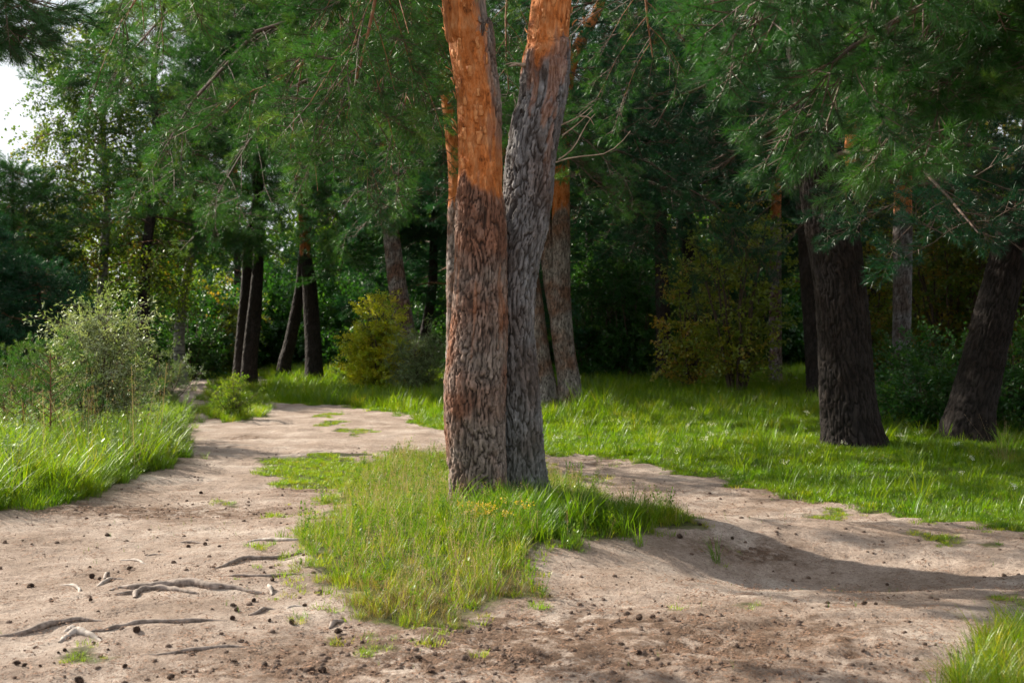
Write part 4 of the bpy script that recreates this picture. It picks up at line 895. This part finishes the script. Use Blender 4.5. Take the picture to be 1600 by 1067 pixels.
spots = [(11.5, 13.5, 0, 'unseen pine added just outside the right edge to block skylight, level with the very thick trunk'), (14.5, 20, 2, 'unseen pine added outside the right edge to block skylight, behind the leaning trunk'), (10.5, 9, 1, 'unseen pine added outside the right edge to block skylight, nearest the path'), (-13.6, 56, 1, 'far pine left of the dark birch trunk'),  # pines past the right edge are out of view, added to darken the right side
         (-1.6, 40, 2, 'pine hidden behind the middle pine, dark boughs beside it'), 
         (3.2, 45, 0, 'pine far behind the three stemmed pine'), (7.0, 47, 2, 'dark pine behind the shaded shrubs'), 
         (10.8, 34, 2, 'shaded pine just behind the very thick trunk'), (18.5, 37, 0, 'pine deep in the wood behind the leaning trunk'),
         ]
for i, (x, y, k, lab) in enumerate(spots):
    o = models[k] if k in (0, 1, 2) and not models[k].get('used') else copy_tree(models[k])
    if o is models[k]: pass
    o.location = (x, y, gz(x, y)); o.rotation_euler = (0, 0, i*1.3); o.scale = (1, 1, .9+.05*(i % 4)); o['label'] = lab
    if 'used' in o: del o['used']
    models[k]['used'] = 1
for m_ in models:
    if 'used' in m_: del m_['used']

# far-off wood: one mass
def wood():
    rg = np.random.default_rng(500); P, d, s, t = [], [], [], []
    for i in range(60):
        a = radians(-34+68*(i+rg.random())/60); r = rg.uniform(62, 88); x, y = r*sin(a), r*cos(a)
        ad = math.degrees(a); H = rg.uniform(9, 13)*(.30 if ad < -18.5 else (.35 if -15.5 < ad < -10.5 else 1.05)); R = rg.uniform(3.5, 5.5)
        n = 260; q = rg.normal(size=(n, 3)); q = nrm(q)*(rg.random((n, 1))**.4); q[:, 2] = np.abs(q[:, 2]) if False else q[:, 2]
        p = np.array([x, y, H*.5])+q*[R, R, H*.52]; p = p[p[:, 2] > .1]; P.append(p); d.append(nrm(q[:len(p)]+rg.normal(0, .5, (len(p), 3)))); t.append(np.clip(rg.normal(rg.uniform(.3, .8), .15, len(p)), 0, 1))
    P = np.concatenate(P); d = np.concatenate(d); t = np.concatenate(t); n = len(P)
    o = scatter('woods', 'freshbig', P, dir_euler(d, rg.uniform(-3, 3, n)), rg.uniform(1.4, 2.2, n), t)
    tag(o, 'distant wood closing the view behind all the nearer trees', 'woods', kind='stuff')
    P, d, t = [], [], []
    for i in range(70):
        a = radians(-12+40*(i+rg.random())/70) if i < 50 else radians(-30+18*(i-50+rg.random())/20); r = rg.uniform(46, 60); x, y = r*sin(a), r*cos(a); H = rg.uniform(2.5, 7) if i < 50 else rg.uniform(2, 3.2); R = rg.uniform(1.5, 2.8)
        n = 150; q = nrm(rg.normal(size=(n, 3)))*(rg.random((n, 1))**.4); p = np.array([x, y, H*.5])+q*[R, R, H*.55]; p = p[p[:, 2] > .1]; P.append(p); d.append(nrm(q[:len(p)]+rg.normal(0, .5, (len(p), 3)))); t.append(np.clip(rg.normal(rg.uniform(.3, .7), .15, len(p)), 0, 1))
    P = np.concatenate(P); d = np.concatenate(d); t = np.concatenate(t); n = len(P)
    o = scatter('undergrowth', 'darkbig', P, dir_euler(d, rg.uniform(-3, 3, n)), rg.uniform(.8, 1.4, n), t)
    tag(o, 'mass of dark undergrowth between the far trunks', 'undergrowth', kind='stuff')
wood()
print('woods', time.time()-T0)

# ================================================================== grass and weeds
def sample(poly, dens, rg, falloff=None, wobble=1.0):
    a = np.array(poly); x0, y0 = a.min(0); x1, y1 = a.max(0); x0 = max(x0, -26); x1 = min(x1, 26); y1 = min(y1, 60)
    n = int((x1-x0)*(y1-y0)*dens); x = rg.uniform(x0, x1, n); y = rg.uniform(y0, y1, n)
    if falloff: k = rg.random(n) < np.minimum(1, (falloff/np.maximum(y, .1))**1.25); x, y = x[k], y[k]
    k = np.abs(x) < .475*y+1.6; x, y = x[k], y[k]; X_, Y_ = wob(x, y, wobble); k = inpoly(X_, Y_, poly); return x[k], y[k]
def lay(name, key, x, y, sc_, tint, label, cat='grass', rg=None, tilt=.12, zoff=0):
    n = len(x); P = np.stack([x, y, ground(x, y)+zoff], 1); rot = np.stack([rg.normal(0, tilt, n), rg.normal(0, tilt, n), rg.uniform(0, 2*pi, n)], 1)
    o = scatter(name, key, P, rot, sc_, np.clip(tint, 0, 1)); tag(o, label, cat, kind='stuff'); return n
rg = np.random.default_rng(600); cnt = {}
def edge_soft(x, y, polys, r=.25, n=5):
    s = np.zeros(len(x))
    for k in range(n):
        a = 2*pi*k/n; X_, Y_ = wob(x+r*cos(a), y+r*sin(a)); m = np.zeros(len(x), bool)
        for p in polys: m |= inpoly(X_, Y_, p)
        s += m/n
    return s
# left bank
x, y = sample(LEFT, 190, rg, 11); e = edge_soft(x, y, [LEFT, FARL]); v = vnoise(x*1.5, y*1.5, seed=90)
cnt['left'] = lay('grass', 'meadow', x, y, (.42+.65*e+.15*v)*rg.uniform(.7, 1.25, len(x)), rg.normal(.42, .16, len(x))+.15*v, 'bright green grass thick on the left bank of the path', rg=rg)
k = (rg.random(len(x)) < .36*e**2) & (y > 8.6); cnt['leftt'] = lay('tall_grass', 'tall', x[k], y[k], rg.uniform(.6, 1.25, k.sum())*(.7+.3*e[k]), rg.normal(.45, .18, k.sum()), 'tall arching grass standing in the left bank', rg=rg)
k = (rg.random(len(x)) < .009*e) & (y > 11); cnt['stalk'] = lay('seed_stalks', 'stalk', x[k], y[k], rg.uniform(1.1, 2.2, k.sum()), rg.normal(.5, .2, k.sum()), 'pale seed stalks standing above the left bank grass', rg=rg)
k = (rg.random(len(x)) < .07*e) & (y > 10.5); cnt['weedt'] = lay('weeds', 'weedtall', x[k], y[k], rg.uniform(.7, 1.5, k.sum()), rg.normal(.45, .2, k.sum()), 'tall leafy weeds mixed into the back of the left bank', 'weeds', rg=rg)
x, y = sample(FARL, 26, rg, 24); cnt['farl'] = lay('grass', 'lawnfar', x, y, rg.uniform(.7, 1.9, len(x)), rg.normal(.5, .2, len(x)), 'rough far grass behind the left bank and under the distant trees', rg=rg)
x, y = sample(BUSHI, 90, rg); cnt['bi'] = lay('grass', 'meadow', x, y, rg.uniform(.6, 1.2, len(x)), rg.normal(.55, .18, len(x)), 'small island of grass around the lone leafy bush', rg=rg)
# meadow
x, y = sample(MEAD, 165, rg, 13.0); e = edge_soft(x, y, [MEAD], .4); v = vnoise(x*.8, y*.8, seed=91); yn = np.clip((y-13)/20, 0, 1)
cnt['mead'] = lay('grass', 'lawn', x, y, (.6+.4*e+.4*yn+.25*v)*rg.uniform(.8, 1.3, len(x))*1.15, rg.normal(.40, .15, len(x))+.12*v+.1*yn, 'smooth green meadow grass spreading right of the path', rg=rg)
k = rg.random(len(x)) < .30*sstep(.2, .9, e)*(.12+.88*sstep(19, 25, y)); cnt['mead2'] = lay('tall_grass', 'meadow', x[k], y[k], rg.uniform(.6, 1.5, k.sum())*(1+.8*yn[k]), rg.normal(.45, .18, k.sum()), 'longer meadow grass at the back near the shrubs', rg=rg)
k = rg.random(len(x)) < .004; cnt['wf'] = lay('wildflowers', 'whiteweed', x[k], y[k], rg.uniform(.7, 1.3, k.sum()), rg.random(k.sum()), 'tiny white flowers dotted through the meadow', 'wildflowers', rg=rg)
# island round the middle pine
x, y = sample(ISL, 620, rg, wobble=1.7); e = edge_soft(x, y, [ISL], .22); xr, yr = x-gp(780, 790)[0], y-gp(780, 790)[1]
tall = np.exp(-(((x-.25)/.6)**2+((y-8.6)/.9)**2)); frontm = sstep(7.3, 6.2, y); v = vnoise(x*2.2, y*2.2, seed=95)
kk = rg.random(len(x)) < (.55+.45*tall)*(1-.5*frontm)*np.clip(e*1.2-.1, 0, 1)**1.3*(.15+.85*sstep(-.25, .1, v+.5*tall))*.75
cnt['isl'] = lay('grass', 'meadow', x[kk], y[kk], ((.18+.28*e+.50*tall+.25*v)*rg.uniform(.6, 1.45, len(x)))[kk], (rg.normal(.45, .18, len(x))+.25*frontm-.30*tall+.25*v)[kk], 'green grass tuft spreading around the foot of the middle pine', rg=rg)
k2 = rg.random(len(x)) < (.10*(1-tall)+.03)*e; cnt['islf'] = lay('feathery_grass', 'fine', x[k2], y[k2], ((.45+.45*e)*rg.uniform(.7, 1.35, len(x)))[k2], rg.normal(.6, .18, k2.sum()), 'fine feathery grass with seed heads on the mound', rg=rg)
k3 = rg.random(len(x)) < (.04+.60*sstep(7.6, 6.4, y)*sstep(-.5,.3,v+.2))*(1-.7*tall); cnt['isld'] = lay('dry_grass', 'dryfine', x[k3], y[k3], ((.4+.45*e)*rg.uniform(.6, 1.2, len(x)))[k3], rg.normal(.4, .2, k3.sum()), 'reddish brown dry grass along the front of the mound', rg=rg)
k4 = rg.random(len(x)) < .06; cnt['islw'] = lay('weeds', 'weed', x[k4], y[k4], rg.uniform(.5, 1.2, k4.sum()), rg.normal(.5, .2, k4.sum()), 'small leafy weeds in the mound grass', 'weeds', rg=rg)
tx, ty = gp(780, 800); n = 60; x = rg.normal(tx+.35, .4, n); y = rg.normal(ty-.35, .16, n); cnt['islt'] = lay('tall_grass', 'tall', x, y, rg.uniform(.45, .8, n), rg.normal(.3, .15, n), 'longer dark grass clump against the base of the middle pine', rg=rg)
a_ = np.array(ISL); c_ = a_.mean(0); BIG = c_+(a_-c_)*1.13; x, y = sample(BIG, 70, rg, wobble=2.5)
cnt['edge'] = lay('sparse_grass', 'lawn', x, y, rg.uniform(.3, 1.0, len(x)), rg.normal(.62, .2, len(x)), 'thin sprigs of grass fading out from the mound onto the sand', rg=rg)
a_ = np.array(MEAD)-[0, .35]; x, y = sample(a_, 26, rg, 9, wobble=2.5); k = y < 20
cnt['edge2'] = lay('sparse_grass', 'lawn', x[k], y[k], rg.uniform(.3, 1.0, k.sum()), rg.normal(.6, .2, k.sum()), 'thin sprigs of grass along the edge of the meadow', rg=rg)
# patch, corner, little tufts
x, y = sample(PATCH, 230, rg); cnt['patch'] = lay('grass', 'lawn', x, y, rg.uniform(.45, .95, len(x)), rg.normal(.6, .15, len(x)), 'low mat of grass on the sand left of the mound', rg=rg)
x, y = sample(LOWR, 420, rg); cnt['lowr'] = lay('grass', 'meadow', x, y, rg.uniform(.35, .95, len(x)), rg.normal(.65, .2, len(x)), 'sparse yellow green grass in the bottom right corner', rg=rg)
xs, ys = [], []
for p in SMALL: a, b = sample(p, 260, rg); xs.append(a); ys.append(b)
x, y = np.concatenate(xs), np.concatenate(ys); cnt['small'] = lay('grass_tufts', 'lawn', x, y, rg.uniform(.3, .7, len(x)), rg.normal(.6, .2, len(x)), 'little grass tufts scattered over the bare sand', rg=rg)
# seedlings strewn over the bare sand
n = 900; x = rg.uniform(-3.2, 3.4, n); y = rg.uniform(4.9, 9.5, n); k = (vnoise(x*1.4, y*1.4, seed=99) > .15) & ~grassmask(*wob(x, y)) & (rg.random(n) < .5); x, y = x[k], y[k]
lay('seedlings', 'weed', x, y, rg.uniform(.08, .22, len(x)), rg.normal(.6, .2, len(x)), 'tiny green seedlings strewn over the bare path', 'seedlings', rg=rg)
for i, (px, py, lab) in enumerate([(752, 832, 'clump of yellow flowering weed in front of the middle pine'), (812, 836, 'smaller yellow flowering weed right of the yellow clump')]):
    x0, y0 = gp(px, py); root = empty('flowering_weed', (x0, y0, gz(x0, y0)), lab, 'wildflower'); n = 9 if i == 0 else 4; P = np.stack([rg.normal(0, .05, n), rg.normal(0, .04, n), np.zeros(n)], 1)
    scatter('flowers', 'goldweed', P, np.stack([rg.normal(0, .15, n), rg.normal(0, .15, n), rg.uniform(0, 6, n)], 1), rg.uniform(.8, 1.2, n), rg.random(n), root)
# broad weeds by the three stemmed pine
for i, (px, d, n, lab, key, s_) in enumerate([(935, 23, 16, 'arching reedy grass clump right of the three stemmed pine', 'tall', 1.5), (955, 22.5, 14, 'weeds with reddish leaves right of the reedy clump', 'weedtall', .9), (1585, 13.5, 8, 'dry pale weed stalks at the right edge of the meadow', 'stalk', 1.0), (1230, 30, 20, 'orange brown low weeds at the hazel foot', 'stalk', 1.2)]):
    x0, y0 = at_px(px, d); root = empty('weed_clump', (x0, y0, gz(x0, y0)), lab, 'weeds'); P = np.stack([rg.normal(0, .25 if d > 20 else .1, n), rg.normal(0, .2, n), np.zeros(n)], 1)
    scatter('blades', key, P, np.stack([rg.normal(0, .2, n), rg.normal(0, .2, n), rg.uniform(0, 6, n)], 1), s_*rg.uniform(.7, 1.2, n), rg.random(n)*.6+.2, root)
print(cnt, time.time()-T0)

# ================================================================== ground debris
def strew(name, key, n, fn, s0, s1, label, cat, flat=.0, y0=4.6, y1=16):
    rg = np.random.default_rng(len(name)*7+n); x = rg.uniform(-6, 6, n*6); y = y0+(y1-y0)*rg.random(n*6)**1.6; k = (np.abs(x) < .47*y+.3) & ~grassmask(*wob(x, y)); x, y = x[k], y[k]
    k = rg.random(len(x)) < fn(x, y); x, y = x[k][:n], y[k][:n]; m = len(x)
    P = np.stack([x, y, ground(x, y)+flat], 1); o = scatter(name, key, P, np.stack([rg.normal(0, .2, m), rg.normal(0, .2, m), rg.uniform(0, 6, m)], 1), s0+(s1-s0)*rg.random(m)**3, rg.random(m)); tag(o, label, cat, kind='stuff')
def darkfn(x, y):
    s = np.full(len(x), .10)
    for px, py, rx, ry, a in [(290,800,.8,.4,1),(150,805,.5,.25,.6),(480,768,.4,.35,.8),(385,683,.35,.3,.6),(640,1010,1.0,.35,.6),(900,985,1,.5,.8),(1080,1000,.8,.5,.5),(480,1050,1.0,.2,.6),(1180,862,.4,.15,.7),(330,905,.9,.5,.15)]:
        x0, y0 = gp(px, py); s += a*np.exp(-((x-x0)/rx)**2-((y-y0)/ry)**2)
    return np.clip(s, 0, 1)
strew('soil_clods', 'clod', 5200, darkfn, .004, .024, 'dark crumbly soil clods on the trampled sand', 'soil')
strew('sand_crumbs', 'crumb', 3500, lambda x, y: .6+0*x, .002, .009, 'small sandy crumbs all over the path', 'soil')
strew('needle_litter', 'litter', 9000, lambda x, y: np.clip(darkfn(x, y)*1.5+.22+.25*vnoise(x*2, y*2, seed=3), 0, 1), .4, 1.2, 'fallen needles and bark bits littering the path', 'litter', .002, y1=12)

# puddle behind the low grass mat
pc = gp(523, 713); u = np.linspace(0, 2*pi, 40, endpoint=False); r2 = np.random.default_rng(2); rr = 1+.18*np.sin(u*3+1)+.12*np.sin(u*5)+.06*r2.normal(size=40)
zz = float(np.median([gz(pc[0]+.33*a, pc[1]+.2*b) for a in (-1, -.5, 0, .5, 1) for b in (-1, 0, 1)]))+.006
V = [[pc[0], pc[1], zz]]+[[pc[0]+.40*cos(a)*k, pc[1]+.30*sin(a)*k, zz] for a, k in zip(u, rr)]
m, N, L = newmat('puddle_water'); b = N.new('ShaderNodeBsdfPrincipled'); b.inputs['Base Color'].default_value = (.10, .09, .08, 1); b.inputs['Roughness'].default_value = .05; b.inputs['IOR'].default_value = 1.33
o_ = N.new('ShaderNodeOutputMaterial'); L.new(b.outputs[0], o_.inputs['Surface'])
tag(obj('puddle', mesh_np('puddle', V, [(0, i+1, (i+1) % 40+1) for i in range(40)], m, smooth=False)), kind='structure')

# exposed roots
def root_obj(lines, label, mat='root', name='tree_root', r0=.016):
    tb = []; rr = np.random.default_rng(len(label)); base = gp(*lines[0][0])
    b = np.array([base[0], base[1], gz(*base)])
    for li, line in enumerate(lines):
        P = np.array([[*gp(*p), 0] for p in line], float); P = smooth_path(P, max(10, len(P)*5)); n = len(P)
        P[:, 0] += .006*np.cumsum(rr.normal(0, .5, n))*.4; P[:, 1] += .02*vnoise(P[:, 0]*9, P[:, 1]*9, seed=li+3)
        u = np.linspace(0, 1, n); R = r0*(.35+.65*np.sin(pi*np.clip(u*.9+.08, 0, 1)))*(1 if li == 0 else .75)*(1+.22*vnoise(u*n*.35, 0*u+li, seed=len(label))); R = np.clip(R, .004, .1)
        P[:, 2] = ground(P[:, 0], P[:, 1])+R*(.0+.5*np.sin(pi*u))*1.0-.35*R[0]*(1-np.sin(pi*u)); tb.append((P-b, R, 0))
    V, Fq = tubes([(P_, R_*.78, 0) for P_, R_, _ in tb], 8); o = obj(name, mesh_np(name, V, Fq, M[mat])); o.location = b; tag(o, label, 'root', 'exposed roots on the sandy path')
G7 = lambda *p: [(a/2.667, 667+b/2.667) for a, b in p]
root_obj([G7((725,482),(790,478),(875,484))], 'short grey root farthest up the path among the roots')
root_obj([G7((1030,475),(1100,466),(1200,474),(1280,468))], 'smooth pale grey root running into the mound grass', 'rootpale', r0=.02)
root_obj([G7((890,598),(950,575),(1020,552),(1100,545),(1180,535),(1260,522))], 'long slanting root rising from the sand towards the mound', r0=.022)
root_obj([G7((500,553),(560,558),(600,568),(635,574))], 'thin short root left of the slanting root', 'rootpale', r0=.012)
root_obj([G7((600,546),(640,535),(690,538))], 'dark little root crossing above the thin short one', r0=.012)
root_obj([G7((408,668),(440,645),(470,630),(520,627)), G7((430,630),(440,610),(455,602))], 'bleached forked root left of the thick twisted cluster', 'rootpale', r0=.018)
root_obj([G7((900,622),(1000,620),(1100,622),(1200,612),(1300,614))], 'long thin straight root reaching the mound edge', r0=.015)
root_obj([G7((245,664),(290,666),(320,676),(330,702))], 'small white hooked root on the left', 'rootpale', r0=.014)
root_obj([G7((458,690),(500,672),(560,672),(640,668),(720,660),(800,664),(880,676),(970,672),(1090,686)), G7((480,700),(560,690),(620,678),(700,676),(780,688),(830,692)), G7((560,715),(575,690),(610,676))], 'thick twisted root cluster, the largest in the middle of the left path', r0=.034)
root_obj([G7((-30,872),(80,858),(150,848),(200,838),(280,822),(350,816),(430,818))], 'dark root coming in from the left edge', r0=.022)
root_obj([G7((330,858),(430,852),(540,838),(640,828),(720,826),(800,818),(880,816),(950,810))], 'very long low root stretching across the lower left path', r0=.020)
root_obj([G7((250,886),(290,868),(330,860),(370,872),(420,890)), G7((260,860),(300,852),(340,862))], 'knobbly bleached root knot at the start of the very long root', 'rootpale', r0=.026)
root_obj([G7((600,938),(700,930),(780,920),(870,918),(960,914),(1100,916))], 'lowest thin root nearly buried in the sand', r0=.015)
root_obj([G7((1035,778),(1080,765),(1110,748),(1165,748))], 'short dark arched root below the thin straight root', r0=.018)
root_obj([G7((1190,748),(1230,738),(1270,742))], 'tiny pale root beside the arched one', 'rootpale', r0=.012)
root_obj([G7((1370,822),(1410,802),(1450,796))], 'stub of root poking from the front of the mound', r0=.018)
root_obj([G7((1118,655),(1120,672),(1130,690))], 'white wood chip lying upright on the sand near the mound', 'rootpale', 'wood_chip', .018)

# pine cones
def cone_mesh():
    V, T = [], []
    for j in range(9):
        f = j/8; n = 8; r = .016*math.sin(pi*(.12+.8*f))**.7*(1.05-.3*f); z = .036*f
        for i in range(n):
            a = 2*pi*(i+.5*(j % 2))/n; d = np.array([cos(a), sin(a), 0]); s = np.array([-sin(a), cos(a), 0]); c = np.array([0, 0, z])
            k = len(V); V += [c+d*r*.45-s*r*.35, c+d*r*.45+s*r*.35, c+d*r*1.15+[0, 0, .004]+s*r*.18, c+d*r*1.15+[0, 0, .004]-s*r*.18, c+d*r*.8+[0, 0, -.003]]; T += [(k, k+1, k+2), (k, k+2, k+3), (k, k+4, k+1), (k+4, k+3, k+2)]
    V = np.array(V)-[0, 0, .018]; return mesh_np('pine_cone', V, T, M['cone'], smooth=False)
cm = cone_mesh(); pcone = None; rr = np.random.default_rng(77)
c7 = [(350,460),(448,460),(95,480),(838,275),(1037,305),(785,503),(855,495),(914,503),(375,590),(383,626),(415,634),(128,674),(70,653),(216,725),(378,735),(409,777),(625,803),(971,748),(985,762),(1058,722),(969,801),(570,858),(1216,812),(1123,800),(390,900),(270,933),(243,940),(168,985),(101,990),(70,985),(330,1047),(759,1003),(977,975),(1102,993),(1103,980),(1300,1005),(1342,998),(1410,840),(450,925),(712,1038),(520,990),(1270,740),(1135,640),(740,645),(540,590),(655,465)]
c8 = [(330,967),(808,960),(815,895),(1250,805),(1175,910),(1250,945),(625,836),(285,900),(235,918),(95,890),(380,1030),(500,1033),(925,1055),(735,990),(240,1005),(1185,445),(1420,460)]
c9 = [(487,577),(395,597),(823,747),(622,745),(993,973),(410,943),(870,658),(75,1045),(775,745),(225,458),(90,412)]
pts = [(a/2.667, 667+b/2.667) for a, b in c7]+[(530+a/2.667, 667+b/2.667) for a, b in c8]+[(1060+a/2.667, 667+b/2.667) for a, b in c9]
for px, py in pts:
    x, y = gp(px, py); o = D.objects.new('pine_cone', cm); COL.objects.link(o); s = rr.choice([.45, .6, .75, 1.0])*rr.uniform(.85, 1.15)
    o.location = (x, y, gz(x, y)+.011*s); o.rotation_euler = (rr.uniform(1.1, 1.9), rr.uniform(-.3, .3), rr.uniform(0, 6.28)); o.scale = (s, s, s)
    tag(o, 'small dark brown pine cone lying on the bare sandy path', 'pine cone', 'pine cones scattered over the path')
print('done', time.time()-T0)
